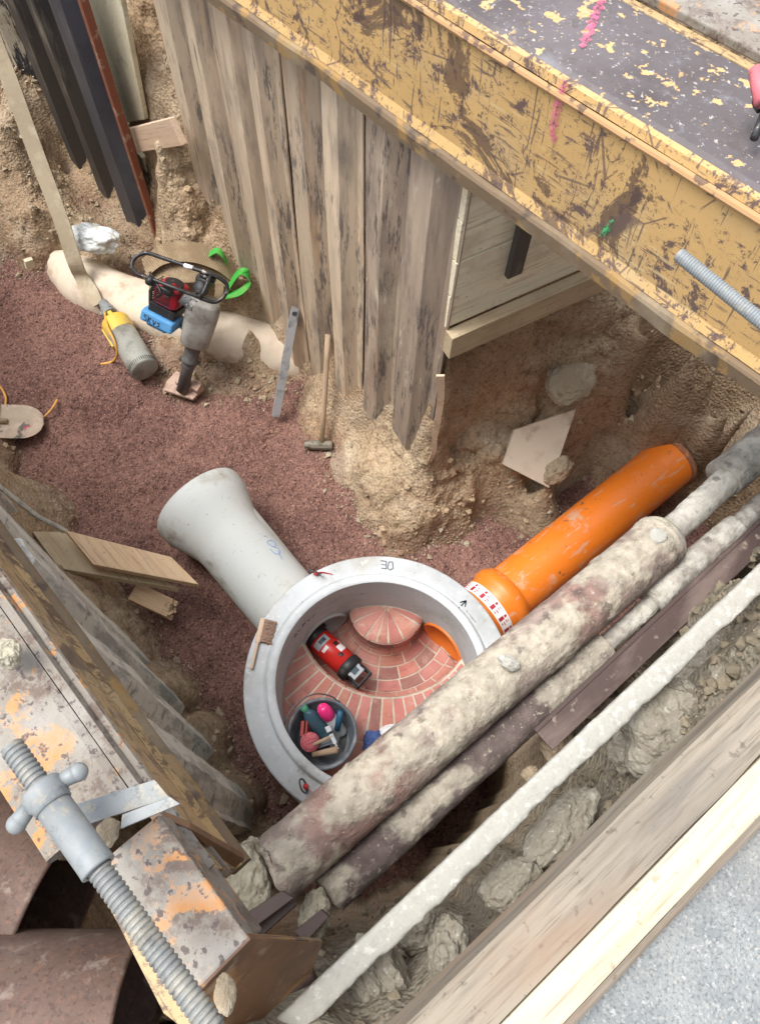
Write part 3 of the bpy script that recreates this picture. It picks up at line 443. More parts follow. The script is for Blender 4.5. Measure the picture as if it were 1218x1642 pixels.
# broken clods: angular lumps, coloured like the soil they lie on
def clods(name, P0, sizes, cols, m, squash=.75):
    t = (1+5**.5)/2; B = np.array([(-1,t,0),(1,t,0),(-1,-t,0),(1,-t,0),(0,-1,t),(0,1,t),(0,-1,-t),(0,1,-t),(t,0,-1),(t,0,1),(-t,0,-1),(-t,0,1)])/1.9
    Fc = np.array([(0,11,5),(0,5,1),(0,1,7),(0,7,10),(0,10,11),(1,5,9),(5,11,4),(11,10,2),(10,7,6),(7,1,8),(3,9,4),(3,4,2),(3,2,6),(3,6,8),(3,8,9),(4,9,5),(2,4,11),(6,2,10),(8,6,7),(9,8,1)])
    n = len(P0); V = B[None]*RNG.uniform(.85,1.15,(n,12,1))+RNG.normal(0,.07,(n,12,3))
    nr = RNG.normal(size=(n,3,3)); nr /= np.linalg.norm(nr,axis=2,keepdims=True)      # three fracture planes each
    for k in range(3):
        d = (V*nr[:,k][:,None]).sum(2)-RNG.uniform(.6,.9,(n,1)); V = V-np.clip(d,0,9)[...,None]*nr[:,k][:,None]
    V = V*RNG.uniform(.65,1.3,(n,1,3)); q_ = RNG.normal(size=(n,4)); q_ /= np.linalg.norm(q_,axis=1,keepdims=True); w_,x_,y_,z_ = q_.T
    Rm = np.stack([np.stack([1-2*(y_*y_+z_*z_),2*(x_*y_-z_*w_),2*(x_*z_+y_*w_)],1),np.stack([2*(x_*y_+z_*w_),1-2*(x_*x_+z_*z_),2*(y_*z_-x_*w_)],1),np.stack([2*(x_*z_-y_*w_),2*(y_*z_+x_*w_),1-2*(x_*x_+y_*y_)],1)],1)
    V = np.einsum('nij,nkj->nki', Rm, V)*sizes[:,None,None]; V[...,2] *= squash; V = V+P0[:,None]
    o = npmesh(name, V.reshape(-1,3), (Fc[None]+12*np.arange(n)[:,None,None]).reshape(-1,3), m, smooth=False)
    c = np.repeat(cols*RNG.uniform(.85,1.15,(n,1)), 12, 0); ca = o.data.color_attributes.new('tint','FLOAT_COLOR','POINT'); ca.data.foreach_set('color', np.c_[c, np.ones(len(c))].astype(np.float32).ravel()); return tag(o, kind='stuff')
# near bank
n = 2000; xs = RNG.uniform(-.25,2.3,n); ys = np.interp(xs,*EDGE)-RNG.uniform(-.01,.26,n); zs = soilz(xs, ys); k = (zs > .9)&(zs < 2.75); xs,ys,zs = xs[k],ys[k],zs[k]
sz = .004+.020*RNG.random(len(xs))**3; P0 = np.stack([xs,ys,zs],1); cl_ = np.array(lin(128,120,106))*(1-.5*np.clip(fbm(P0*4,2,5)+.3,0,1))[:,None]*np.array([1,.97,.90])
clods('clay_rubble', P0, sz, cl_, m_clodt)
# slopes
q = RNG.integers(0, len(Vt), 60000); dens = np.clip(fbm(Pt[q]*2.3,3,97)*1.6+.25,0,1)*(Vt[q,2]>-.03)*(Vt[q,2]<2.4)*(nearb[q]<.3)*(N[q,2]>.25); q = q[RNG.random(60000)<dens*.45][:14000]
sz = .004+.022*RNG.random(len(q))**4; clods('soil_clods', Vt[q]+np.array([0,0,.001]), sz, colr[q]*.97, m_clodt)
# street: one large sheet round the pit, its edges broken
def slab(name, pts, z, mats): return MB().add(prism([(a,b,z) for a,b in pts], .35)).build(name, mats)
mb = MB()
mb.add(prism([(-60,-.395,2.95),(-60,-60,2.95),(60,-60,2.95),(60,-.395,2.95)], .4))
mb.add(prism([(-60,-.395,2.95),(-.78,-.395,2.95),(-.78,60,2.95),(-60,60,2.95)], .4))
mb.add(prism([(4.25,-.395,2.95),(60,-.395,2.95),(60,60,2.95),(4.25,60,2.95)], .4))
mb.add(prism([(-.78,6.85,2.95),(4.25,6.85,2.95),(4.25,60,2.95),(-.78,60,2.95)], .4))
mb.add(prism([(2.35,1.9,2.95),(4.25,1.9,2.95),(4.25,6.85,2.95),(2.35,6.85,2.95)], .4))
tag(mb.build('street', m_street), kind='structure')
n = 2500; xs = RNG.uniform(-.3,1.6,n); ys = -.40-RNG.random(n)*.9
tag(stones('road_grit', xs, ys, 0*xs+2.951, RNG.uniform(.0008,.0026,n)*(1+2.5*(RNG.random(n)<.02)), [m_duct]), kind='stuff')

# ================================================================== manhole base
man = thing('manhole_base', 'round light grey concrete manhole base with red brick channel inside', 'manhole', (RC.x, RC.y, 0))
Z0, RO, RI = RZ, .66, .50
AX = .30; RP = .15                                        # pipe axis height, opening radius
mb = MB(); NS = 288
prof = [(RO,-.25),(RO,Z0-.008),(RO-.008,Z0),(RI+.075,Z0),(RI+.066,Z0+.006),(RI+.060,Z0+.006),(RI+.056,Z0-.006),(RI+.05,Z0+.004),(RI+.044,Z0+.035),(RI+.036,Z0+.042),(RI+.008,Z0+.042),(RI,Z0+.034)]
T = Matrix.Translation(RC)
v, f = lathe(prof, NS); mb.add((v, f), T, 0, True)
mb.build('concrete_ring', m_conc, man, T)
# inner wall, opened where the two pipes enter
v=[]; f=[]; rows = 90; zb = -.02; zt = Z0+.034
for j in range(rows+1):
    zz = zb+(zt-zb)*j/rows
    for i in range(NS): a = 2*math.pi*i/NS; v.append((RC.x+RI*math.cos(a), RC.y+RI*math.sin(a), zz))
def inhole(i, j):
    a = 2*math.pi*(i+.5)/NS; zz = zb+(zt-zb)*(j+.5)/rows; px_, py_ = RI*math.cos(a), RI*math.sin(a)
    return (px_ > 0 and math.hypot(py_, zz-AX) < RP) or (py_ > 0 and math.hypot(px_, zz-AX) < RP)
for j in range(rows):
    for i in range(NS):
        if not inhole(i, j): f.append((j*NS+i, (j+1)*NS+i, (j+1)*NS+(i+1)%NS, j*NS+(i+1)%NS))
MB().add((v, f), None, 0, True).build('inner_wall', m_conc, man, T)
def pipe_mouth(mb, ang, r0, r1, depth):       # a sleeve through the wall whose inner end follows the round wall
    M = T @ Matrix.Rotation(ang, 4, 'Z'); n = 72; v=[]; f=[]
    rings = [(r1, 0.004, True), (r1, -.012, True), (r0, -.012, True), (r0, depth, False)]
    for r, d, foll in rings:
        for i in range(n):
            a = 2*math.pi*i/n; yy = r*math.cos(a); zz = AX+r*math.sin(a)
            v.append((math.sqrt(RI*RI-yy*yy)+d if foll else RI+d, yy, zz))
    for j in range(3):
        for i in range(n): f.append((j*n+i, j*n+(i+1)%n, (j+1)*n+(i+1)%n, (j+1)*n+i))
    mb.add((v, f), M, 0, True)
mb = MB(); pipe_mouth(mb, math.pi/2, RP-.008, RP+.012, 1.0); mb.build('inlet_sleeve', m_concpipe, man, T)
mb = MB(); pipe_mouth(mb, 0, RP-.008, RP+.010, 1.5); mb.build('outlet_sleeve', m_orangein, man, T)
# channel and benches, laid in brick round the corner point Cn
Cn = Vector((RC.x+.35, RC.y+.35, 0)); ZB = .40
rin, rout = .205, .495
def arc_prof():
    pts = [(.0, ZB+.012),(rin-.03, ZB+.002),(rin, ZB-.018)]
    n = 14; rc = (rin+rout)/2; hw = (rout-rin)/2
    pts.append((rin+.002, AX))
    for i in range(1, n):
        a = math.pi*(i/n); pts.append((rc-hw*math.cos(a), AX-.14*math.sin(a)))
    pts += [(rout-.002, AX),(rout, ZB-.006),(rout+.012, ZB+.002),(1.12, ZB+.05)]
    return pts
AP = arc_prof(); cum = [0]
for a, b in zip(AP, AP[1:]): cum.append(cum[-1]+math.hypot(b[0]-a[0], b[1]-a[1]))
def ap(s):
    for i in range(len(AP)-1):
        if s <= cum[i+1] or i == len(AP)-2:
            t = (s-cum[i])/(cum[i+1]-cum[i]); return (AP[i][0]+(AP[i+1][0]-AP[i][0])*t, AP[i][1]+(AP[i+1][1]-AP[i][1])*t)
def clipd(x, y, rr=RI-.001):
    dx, dy = x-RC.x, y-RC.y; d = math.hypot(dx, dy)
    return (RC.x+dx*rr/d, RC.y+dy*rr/d) if d > rr else (x, y)
def surf(s, th, up=0.):
    r, z = ap(s); x, y = Cn.x+r*math.cos(th), Cn.y+r*math.sin(th); return x, y, z
# mortar bed
v=[]; f=[]; ns, nt = 110, 150; th0, th1 = R(95), R(355)
S = [cum[-1]*i/ns for i in range(ns+1)]
for i in range(ns+1):
    for j in range(nt+1):
        x, y, z = surf(S[i], th0+(th1-th0)*j/nt); x, y = clipd(x, y, RI+.003); v.append((x,y,z))
for i in range(ns):
    for j in range(nt):
        q = [i*(nt+1)+j, (i+1)*(nt+1)+j, (i+1)*(nt+1)+j+1, i*(nt+1)+j+1]
        if all(math.hypot(v[k][0]-RC.x, v[k][1]-RC.y) > RI+.0025 for k in q): continue
        f.append(tuple(q[::-1]))
MB().add((v, f), None, 0, True).build('mortar_bed', m_mortar, man, T)
bv=[]; bf=[]; bc=[]
def brick(s0, s1, t0, t1, thick=.005, rot=None):
    ns_ = max(1, int((s1-s0)/.02)+1); nt_ = max(2, int((t1-t0)/R(4))+1); base = len(bv); col = RNG.uniform(.82,1.12)*np.array(lin(172,98,84))*np.array([1, RNG.uniform(.9,1.15), RNG.uniform(.9,1.15)])
    if RNG.random() < .12: col = np.array(lin(112,62,56))
    G = []; inside = 0; tot = 0
    for i in range(ns_+1):
        for j in range(nt_+1):
            s = s0+(s1-s0)*i/ns_; t = t0+(t1-t0)*j/nt_; x, y, z = surf(s, t)
            a = ap(max(0, s-.004)); b = ap(min(cum[-1], s+.004)); nr = Vector((-(b[1]-a[1]), b[0]-a[0])).normalized()
            d = math.hypot(x-RC.x, y-RC.y); tot += 1; inside += d < RI-.006
            edge = (i in (0, ns_)) or (j in (0, nt_))
            up = thick
            X_, Y_ = x+nr.x*up*math.cos(t), y+nr.x*up*math.sin(t); X_, Y_ = clipd(X_, Y_, RI-.007)
            G.append((X_, Y_, z+nr.y*up, x, y, z))
    if inside < tot*.22: return
    W = nt_+1
    for g in G: bv.append(g[:3])
    for i in range(ns_):
        for j in range(nt_): bf.append((base+i*W+j+1, base+(i+1)*W+j+1, base+(i+1)*W+j, base+i*W+j)); bc.append(col)
    per = [j for j in range(W)]+[i*W+W-1 for i in range(1, ns_+1)]+[ns_*W+j for j in range(W-2,-1,-1)]+[i*W for i in range(ns_-1,0,-1)]
    b2 = len(bv)
    for k in per:
        x, y, z = G[k][3:]; x, y = clipd(x, y, RI-.007); bv.append((x, y, z-.001))
    m_ = len(per)
    for q in range(m_): bf.append((base+per[q], b2+q, b2+(q+1)%m_, base+per[(q+1)%m_])); bc.append(col)
J = .0095
# far bench: wedges fanning from the corner
for i, (a, b) in enumerate([(120,166),(166,196),(196,214),(214,233),(233,258),(258,292),(292,340)]):
    s1 = cum[2]-.005; s0 = .008 if i % 2 else .03
    brick(s0, s1, R(a)+.035, R(b)-.035)
# channel rows
c0, c1 = cum[2], cum[-3]; rowsn = 8; rs = [c0+(c1-c0)*k/rowsn for k in range(rowsn+1)]
for k in range(rowsn):
    s0, s1 = rs[k]+J/2, rs[k+1]-J/2; rm = ap((s0+s1)/2)[0]; L = .115 if k % 2 else .13
    nb = int(R(190)*rm/L); off = .5*(k % 2)+.1*RNG.random()
    for q in range(nb+2):
        a = R(130)+(q-off)*R(190)/nb; b = a+R(190)/nb; g = J/2/rm
        brick(s0, s1, a+g, b-g)
# near bench: headers radiating outwards, two rings
s_ = cum[-2]+.004; smax = cum[-1]; rA = s_+.235
nb = 31
for q in range(nb):
    a = R(130)+q*R(190)/nb; b = a+R(190)/nb; g = .0058/.55; brick(s_, rA-J/2, a+g, b-g)
nb = 18
for q in range(nb):
    a = R(128)+q*R(196)/nb; b = a+R(196)/nb; g = .0058/.78; brick(rA+J/2, rA+.105, a+g, b-g)
nb = 13
for q in range(nb):
    a = R(136)+q*R(180)/nb; b = a+R(180)/nb; g = .0058/.9; brick(rA+.112, min(smax, rA+.23), a+g, b-g)
ob = MB().add((bv, bf), None, 0, False).build('brick_lining', m_brick, man, T)
ca = ob.data.color_attributes.new('tint','FLOAT_COLOR','CORNER'); cc = []
for pl, c in zip(ob.data.polygons, bc): cc += [(*c, 1)]*len(pl.vertices)
ca.data.foreach_set('color', np.array(cc, np.float32).ravel())
# lifting loops with red ribbon
for (px_, py_, rot, lab) in ((506,918,.5,None),(489,1258,-.4,None)):
    b = P(px_, py_+4, Z0); yy = Matrix.Rotation(rot, 4, 'Z')
    M = Matrix.Translation(b) @ yy
    pts = [M @ Vector((.004,-.012,-.03)), M @ Vector((.006,-.016,.012)), M @ Vector((.0,-.032,.05)), M @ Vector((-.012,-.022,.082)), M @ Vector((-.016,.004,.092)), M @ Vector((-.012,.028,.078)), M @ Vector((.0,.030,.045)), M @ Vector((.006,.014,.012)), M @ Vector((.004,.010,-.03))]
    lo = MB().add(tube(cr(pts,5), .0042, 8)).build('lifting_loop', m_wire, man, Matrix.Translation(b))
    kn = MB().add(sphere(.013, 8, (1,1,.7)), M @ Matrix.Translation((.004,0,.016)), 0, True)
    kn.add(ribbon(cr([M @ Vector(q) for q in ((.0,.0,.02),(.02,-.025,.014),(.03,-.055,.008),(.036,-.082,.006))],4), lambda t: .018*(1-.7*t), .002, (0,0.2,1)))
    kn.build('ribbon_knot', m_redtag, lo, Matrix.Translation(b))
# marks written on the rim
def strokes(name, lines, z, wd, m, parent, mw):
    mb = MB()
    for l in lines:
        pts = [P(a, b, z+.0022) for a, b in l]; mb.add(ribbon(pts, wd, .001, lambda t, p=pts: (p[-1]-p[0]).cross(Vector((0,0,1)))))
    return mb.build(name, m, parent, mw)
def poly(pts, z, wd):
    mb = MB(); q = [P(a, b, z) for a, b in pts]
    for a, b in zip(q, q[1:]): mb.add(ribbon([a, b], wd, .001, (b-a).cross(Vector((0,0,1)))))
    return mb
mz = Z0+.0025
mzq = mz
for nm, wd, ls in (('number_mark', .0035, ([(610,899),(619,900)],[(611,905),(619,906)],[(611,911),(619,912)],[(619,900),(619,912)],[(623,901),(629,901),(630,911),(625,914),(621,911),(623,901)])),
    ('arrow_mark', .006, ([(735,975),(747,963)],[(747,963),(737,966)],[(747,963),(745,973)],[(740,965),(746,964),(746,969)])),
    ('pencil_mark', .002, ([(743,985),(748,979),(752,990)],[(752,984),(757,992)],[(756,990),(762,998)])), ('tick_mark', .0025, ([(482,963),(490,970)],))):
    mb = MB()
    for l in ls: q = poly(l, mzq, wd); mb.add((q.v, q.f))
    mb.build(nm, m_ink, man, T)
for k, (a0, h0, st) in enumerate([(111,.63,((0,0),(.012,.03),(.024,0),(0,0))),(107,.63,((0,.03),(0,0),(.02,.0))),(103,.625,((0,0),(.0,.03),(.02,.03),(.02,.015),(0,.015))),(99,.62,((0,.03),(.01,0),(.02,.03))),(95,.62,((0,0),(.018,.03))),(62,.60,((.02,.03),(.0,.03),(.0,0)))]):
    pts = []; mb = MB()
    for dx, dz in st:
        a = R(a0)-dx/RI; rr = RI-.0015; pts.append(Vector((RC.x+rr*math.cos(a), RC.y+rr*math.sin(a), h0+dz)))
    for a, b in zip(pts, pts[1:]): mb.add(ribbon([a, b], .003, .001, (b-a).cross(Vector((RC.x-a.x, RC.y-a.y, 0)))))
    mb.build('wall_writing', m_ink, man, T)

# ================================================================== concrete pipe with its socket
b0 = Vector((RC.x-.06, RC.y+.62, AX-.01)); e0 = P(318, 806, .31)
ax = (e0-b0); L = ax.length; M = frame(b0, ax)
cpipe = thing('concrete_pipe', 'grey concrete sewer pipe with flared socket lying on red gravel', 'concrete pipe', (b0.x, b0.y, 0))
mb = MB().add(lathe([(.212,-.02),(.214,L*.3),(.214,L-.34),(.222,L-.28),(.262,L-.17),(.288,L-.10),(.292,L-.02),(.286,L),(.245,L),(.240,L-.12),(.19,L-.14),(.16,L-.15),(.155,0)], 72), M, 0, True)
mb.build('pipe_barrel', m_concpipe, cpipe, M)
mb = MB()
def onpipe(M, r, z, ang): return M @ Vector((r*math.cos(ang), r*math.sin(ang), z))
uv = M.inverted() @ (P(446, 868, .5)); a0 = math.atan2(uv.y, uv.x)
cm = [(0,0),(.02,.03),(.05,.02),(.045,-.02),(.01,-.01),(-.02,.02),(-.05,0),(-.04,-.03),(0,-.035)]
mb.add(tube(cr([onpipe(M, .2155, uv.z+z_, a0+q/.21) for z_, q in cm], 4), .0022, 6)); mb.add(tube([onpipe(M,.2155,uv.z-.09,a0-.1), onpipe(M,.2155,uv.z-.03,a0+.02)], .002, 6))
mb.build('chalk_scribble', m_bluemark, cpipe, M)

# ================================================================== orange pipe
b0 = Vector((RC.x+.60, RC.y+.0, AX)); e0 = P(1078, 738, AX+.04); ax = e0-b0; L = ax.length; M = frame(b0, ax, (0,0,1))
op = thing('orange_pipe', 'orange plastic sewer pipe running from manhole rim into the side trench', 'plastic pipe', (b0.x, b0.y, 0))
rp = .163
MB().add(lathe([(rp-.02,0),(rp,0),(rp,.1),(rp,L-.18),(rp,L-.16),(rp+.002,L-.15),(rp+.002,L-.03)], 72), M, 0, True).build('pipe_barrel', m_orange, op, M)
MB().add(lathe([(rp,.04),(rp+.012,.05),(rp+.014,.10),(rp+.028,.115),(rp+.028,.14),(rp+.022,.15),(rp+.022,.27),(rp+.038,.285),(rp+.038,.335),(rp+.026,.35),(rp+.020,.37),(rp,.38)], 72), M, 0, True).build('socket_collar', m_orange, op, M)
MB().add(lathe([(rp+.0,L-.03),(rp+.016,L-.026),(rp+.018,L),(rp+.004,L+.004),(rp-.01,L-.004),(rp-.012,L-.03),(.001,L-.05)], 72), M, 0, True).build('end_rim', m_dirtrim, op, M)
bd = MB().add(lathe([(rp+.0225,.165),(rp+.0235,.168),(rp+.0235,.232),(rp+.0225,.235)], 96), M, 0, True).build('printed_band', m_white, op, M)
for k in range(14):
    mb = MB()
    a = k*2*math.pi/14+.1
    for (z0,z1,da,w_) in ((.173,.205,0,.12),(.210,.226,.02,.08),(.176,.182,.19,.08),(.190,.196,.19,.12),(.206,.211,.17,.10),(.218,.222,.19,.07)):
        v=[]; f=[]; nn = 6
        for i in range(nn+1):
            t = a+da+w_*i/nn
            for z_ in (z0,z1): v.append(((rp+.0245)*math.cos(t), (rp+.0245)*math.sin(t), z_))
        for i in range(nn): f.append((2*i,2*i+2,2*i+3,2*i+1))
        mb.add((v,f), M)
    mb.build('printed_mark', m_redink, bd, M)
# ================================================================== sheet piles
def sheet_pile(name, label, cat, a, b, z0, z1, depth, m, tip=None, group=None, lean=(0,0), th=.009, m2=None):
    # a, b: plan points of the two long edges (seen from the pit: a = left); profile bends away from the pit
    a = Vector((a[0], a[1], 0)); b = Vector((b[0], b[1], 0)); w = (b-a).length; u = (b-a)/w; n = Vector((-u.y, u.x, 0))
    if n.dot(Vector((RC.x-a.x, RC.y-a.y, 0))) > 0: n = -n
    prof = [(-.02,.0),(.02,.004),(.055,-.0),(.085,depth*.95),(.17,depth),(.5*w/.3*.3+.0,depth*.9),(w-.035,.0),(w+.012,-.004)]
    prof = [(0,.0),(.03,-.002),(w*.22,-depth),(w*.60,-depth*.95),(w*.82,.012),(w-.004,.016)]
    nz = 40; v=[]; f=[]; k = len(prof)
    for j in range(nz+1):
        t = j/nz
        for i, (s, d) in enumerate(prof):
            zb = z0+(tip[i] if tip else 0); z = zb+(z1-zb)*t
            q = a+u*s+n*(-d if False else d)+Vector((lean[0]*(z1-z), lean[1]*(z1-z), z))
            wob = .004*math.sin(z*3+s*20+a.y*7); v.append(q+n*wob)
    for j in range(nz):
        for i in range(k-1): f.append((j*k+i, j*k+i+1, (j+1)*k+i+1, (j+1)*k+i))
    mb = MB().add((v, f)); o = mb.build(name, m, None, Matrix.Translation((a+b)/2+Vector((0,0,z0))))
    md = o.modifiers.new('s', 'SOLIDIFY'); md.thickness = th; md.offset = 0
    return tag(o, label, cat, group)
ys = [1.50, 1.83, 2.12, 2.38, 2.71, 2.94, 3.23, 3.50, 3.86]
labs = ['brown sheet pile at the open end of the wall, pointed tip bared above the mound',
 'brown sheet pile with orange rust streak, second from the end beside the timber boards',
 'narrow pale sheet pile standing just right of the leaning sledgehammer handle',
 'tan sheet pile behind the leaning sledgehammer, brown stain at its top',
 'grey speckled sheet pile directly behind the top of the leaning spirit level',
 'pale grey sheet pile just left of the spirit level, above the buried concrete',
 'slim beige sheet pile above the green sling loop',
 'short beige sheet pile beside the pinkish horizontal board, mud at its foot']
for i in range(8):
    z0 = (.50,.35,.2,.05,-.1,.2,.35,.85)[i]
    tp = (.10,.06,.0,.06,.12,.18) if i == 0 else None
    x = 1.685+(.022 if i % 2 else 0)
    # edges: left edge of each pile (from the pit) is the far one
    sheet_pile('sheet_pile', labs[i], 'sheet pile', (x+.02, ys[i+1]+.008), (x, ys[i]), z0, 2.60-.05*max(0,i-3), .05, m_pilebrown if i < 2 else m_pile, [q for q in tp[::-1]] if tp else None, 'steel sheet piles along the right trench wall')
# dark piles at the top left
for i, (y0, y1, x, m, lb, z0, lx) in enumerate([(4.36,4.80,1.49,m_pileblue,'blue-black sheet pile with a red rusty edge beside the pale upright board',-.5,0),(4.86,5.12,1.47,m_piledark,'dark dusty sheet pile between the blue-black pile and the nearly black one',-.4,0),(5.16,5.42,1.43,m_piledark,'nearly black sheet pile, top left, right of the flaking white one',-.3,0),(5.46,5.85,1.38,m_pilewhite,'black sheet pile flaking white, farthest top left, by the bare earth',.02,0)]):
    sheet_pile('sheet_pile', lb, 'sheet pile', (x, y1), (x+.02, y0), z0, 2.3, .06, m, None, 'dark sheet piles in the far corner', lean=(0,.0))
e = MB().add(box(.05,.05,2.6), Matrix.Translation((1.50,4.325,1.0))); tag(e.build('steel_edge_strip', m_pilered, None, Matrix.Translation((1.50,4.325,-.3)), bevel=.006), 'narrow red-rusted steel strip along the blue-black pile', 'steel strip')
# muddy piles below the left beam
lf = [(.50,.88),(.88,1.18),(1.18,1.46),(1.46,1.80),(1.80,2.16),(2.16,2.55),(2.55,2.95)]
ll = ['muddy sheet pile under the lower left beam, nearest the crossing pipes','muddy sheet pile under the left beam, second from the crossing pipes','muddy sheet pile under the left beam, its foot facing the manhole rim','muddy sheet pile under the left beam, below the splintered wood offcut','muddy sheet pile under the left beam, just below the two planks','muddy sheet pile under the left beam, touching the plank ends','muddy sheet pile under the left beam, at the left photo edge']
for i, (y0, y1) in enumerate(lf):
    za, zb_ = (.05,.15,.2,.2,.2,.15,.05)[i], 2.375; nz, kk = 60, 22; v=[]; f=[]; xb = -.345-(.0,.0,.0,.02,.09,.12,.12)[i]
    for j in range(nz+1):
        z = za+(zb_-za)*j/nz
        for q in range(kk+1):
            u_ = q/kk; y = y0+(y1-y0)*u_; bul = .072*min(1, max(0, (u_-.10)/.16))*min(1, max(0, (.74-u_)/.16))
            v.append((xb+.035+bul+(.004*z), y, z))
        v += [(xb-.02, y1, z), (xb-.02, y0, z)]
    K = kk+3
    for j in range(nz):
        for q in range(K): f.append((j*K+q, (j+1)*K+q, (j+1)*K+(q+1)%K, j*K+(q+1)%K))
    f.append(tuple(range(nz*K, nz*K+K))[::-1])
    V_ = np.array(v); mud = np.clip(fbm(V_*np.array([3,5,2.2]),4,31+i)*1.3+.2,0,1); V_[:,0] += mud*.007+.0015*fbm(V_*14,3,33)+.001*fbm(V_*50,2,35)
    tag(MB().add(([tuple(q) for q in V_], f), None, 0, False).build('sheet_pile', m_pilemud, None, Matrix.Translation((xb,(y0+y1)/2,za))), ll[i], 'sheet pile', 'muddy sheet piles along the left trench wall')

# ================================================================== steel walers
def beam(name, label, o, d, l0, l1, hgt, wid, mats, side=1, group=None, parts=None, seed=0, topstart=-9):
    # o: lower front edge point, d: direction; local x along, y away from the pit, z up.
    d = Vector(d).normalized(); lat = Vector((0,0,1)).cross(d).normalized()*side; up = d.cross(lat)
    if up.z < 0: up = -up
    M = Matrix((d, lat, up)).transposed().to_4x4(); M.translation = Vector(o)
    th = thing(name, label, 'steel beam', M @ Vector((l0,0,0)), group)
    n = int((l1-l0)/.03); xs = [l0+(l1-l0)*i/n for i in range(n+1)]
    def strip(prof, nm, m, par, amp=.0, close=False, xs=xs):
        n = len(xs)-1
        v=[]; f=[]; k = len(prof)
        for i, x in enumerate(xs):
            for j, (y, z) in enumerate(prof):
                wv = amp*(vn([[x*2.6+seed, y*3, z*3+j*.1]], 5)[0]+.5*vn([[x*9+seed, j*.4, z*3]], 6)[0]); v.append((x, y+wv*.4, z+wv))
        for i in range(n):
            for j in range(k-1): f.append((i*k+j, i*k+j+1, (i+1)*k+j+1, (i+1)*k+j))
            if close: f.append((i*k+k-1, i*k, (i+1)*k, (i+1)*k+k-1))
        if close: f += [tuple(range(k)), tuple(range(n*k+k-1, n*k-1, -1))]
        return MB().add((v, f), M, 0, False).build(nm, m, par, M)
    strip([(-.012,.0),(-.016,.05),(-.010,.062),(.012,.068),(.04,.06),(.04,0)], 'bottom_flange', mats[1], th, .006, True)
    strip([(.004,.069),(.018,.10),(.022,hgt-.06),(.022,hgt-.055),(.05,hgt-.055),(.05,.069)], 'side_plate', mats[0], th, .002, True)
    strip([(.021,hgt-.054),(.012,hgt-.048),(.008,hgt-.038),(.012,hgt-.030),(.024,hgt-.028),(.04,hgt-.04)], 'weld_bead', mats[3], th, .002, True)
    strip([(.026,hgt-.027),(.032,hgt-.004),(.05,hgt-.001),(.05,hgt-.04)], 'edge_strip', mats[-1] if len(mats) > 4 else mats[0], th, .001, True)
    strip([(.052,hgt-.003),(.07,hgt+.003),(wid-.03,hgt+.004),(wid-.006,hgt-.002),(wid,hgt-.03),(wid-.02,hgt-.05),(.052,hgt-.04)], 'top_plate', mats[2], th, .002, True, [q for q in xs if q >= topstart])
    strip([(wid-.03,0),(wid-.012,0),(wid-.012,hgt-.055),(wid-.03,hgt-.055)], 'rear_plate', mats[1], th, .001, True, [q for q in xs if q >= topstart])
    return th, M
m_bead = mat('scraped_weld_bead', lin(190,150,104), rough=.6, mul=.8, layers=[dict(c=lin(110,86,72), scale=14, lo=.54, hi=.58, amt=.9, detail=9)])
yb_d = ray(-1595, -1410); yb_o = P(1218, 640, 2.68)
yb, YM = beam('steel_beam', 'huge steel beam with flaking yellow paint spanning the top right corner', yb_o, yb_d, -1.6, 3.6, .50, .44, [m_yel, m_lip, m_topsteel, m_bead], side=-1, group='yellow steel beams along the trench')
if (YM @ Vector((0,.4,0))).x < YM.translation.x: print('YB SIDE WRONG')
def ybpt(px, py, ly=None, lz=None):     # meet the side plate (ly) or top (lz) of the yellow beam
    Mi = YM.inverted(); o_ = Mi @ Vector((0,0,H)); d_ = (Mi.to_3x3() @ ray(px, py))
    t = (ly-o_.y)/d_.y if ly is not None else (lz-o_.z)/d_.z; return YM @ (o_+d_*t)
def patch(name, m, polyl, wd, parent, ly=None, lz=None, seed=1):
    # a sprayed streak lying on the plate: ragged ribbon plus specks, one mesh
    pts = [ybpt(a, b, ly, lz) for a, b in polyl]; nrm = (YM.to_3x3() @ (Vector((0,-1,0)) if ly is not None else Vector((0,0,1)))).normalized()
    pts = cr(pts, 14); v=[]; f=[]; m_=len(pts); K=8
    for i, p in enumerate(pts):
        t = (pts[min(i+1,m_-1)]-pts[max(i-1,0)]).normalized(); w = t.cross(nrm); e = min(1, .35+i/8, .35+(m_-1-i)/8)
        for k in range(K+1):
            s = k/K*2-1; s *= wd*e*(1+.3*math.sin(i*1.7+seed)+.2*math.sin(i*4.1+k)); v.append(p+w*s+nrm*(.0045-.003*abs(k/K*2-1)))
    for i in range(m_-1):
        for k in range(K): f.append((i*(K+1)+k, i*(K+1)+k+1, (i+1)*(K+1)+k+1, (i+1)*(K+1)+k))
    return MB().add((v, f), None, 0, True).build(name, m, parent, YM)
patch('spray_mark', m_pinkspray, [(968,-8),(950,35),(932,78)], .013, yb, lz=.505)
patch('spray_mark', m_pinkspray, [(908,128),(902,140),(896,160),(889,190),(887,228)], .014, yb, ly=.018)
patch('green_mark', m_greenspray, [(985,352),(974,366),(962,378)], .009, yb, ly=.018, seed=3)
A = P(0, 847, 2.40); B = P(397, 1384, 2.40)
lb_d = (A-B).normalized()
lb, LM = beam('steel_beam', 'steel beam with dusty flaked top along the left trench wall', B, lb_d, 0.0, 3.2, .47, .25, [m_yel2, m_lip, m_dusttop, m_dusttop, m_dusttop], side=1, group='yellow steel beams along the trench', seed=9, topstart=.2)
if (LM @ Vector((0,.4,0))).x > LM.translation.x: print('LB SIDE WRONG')
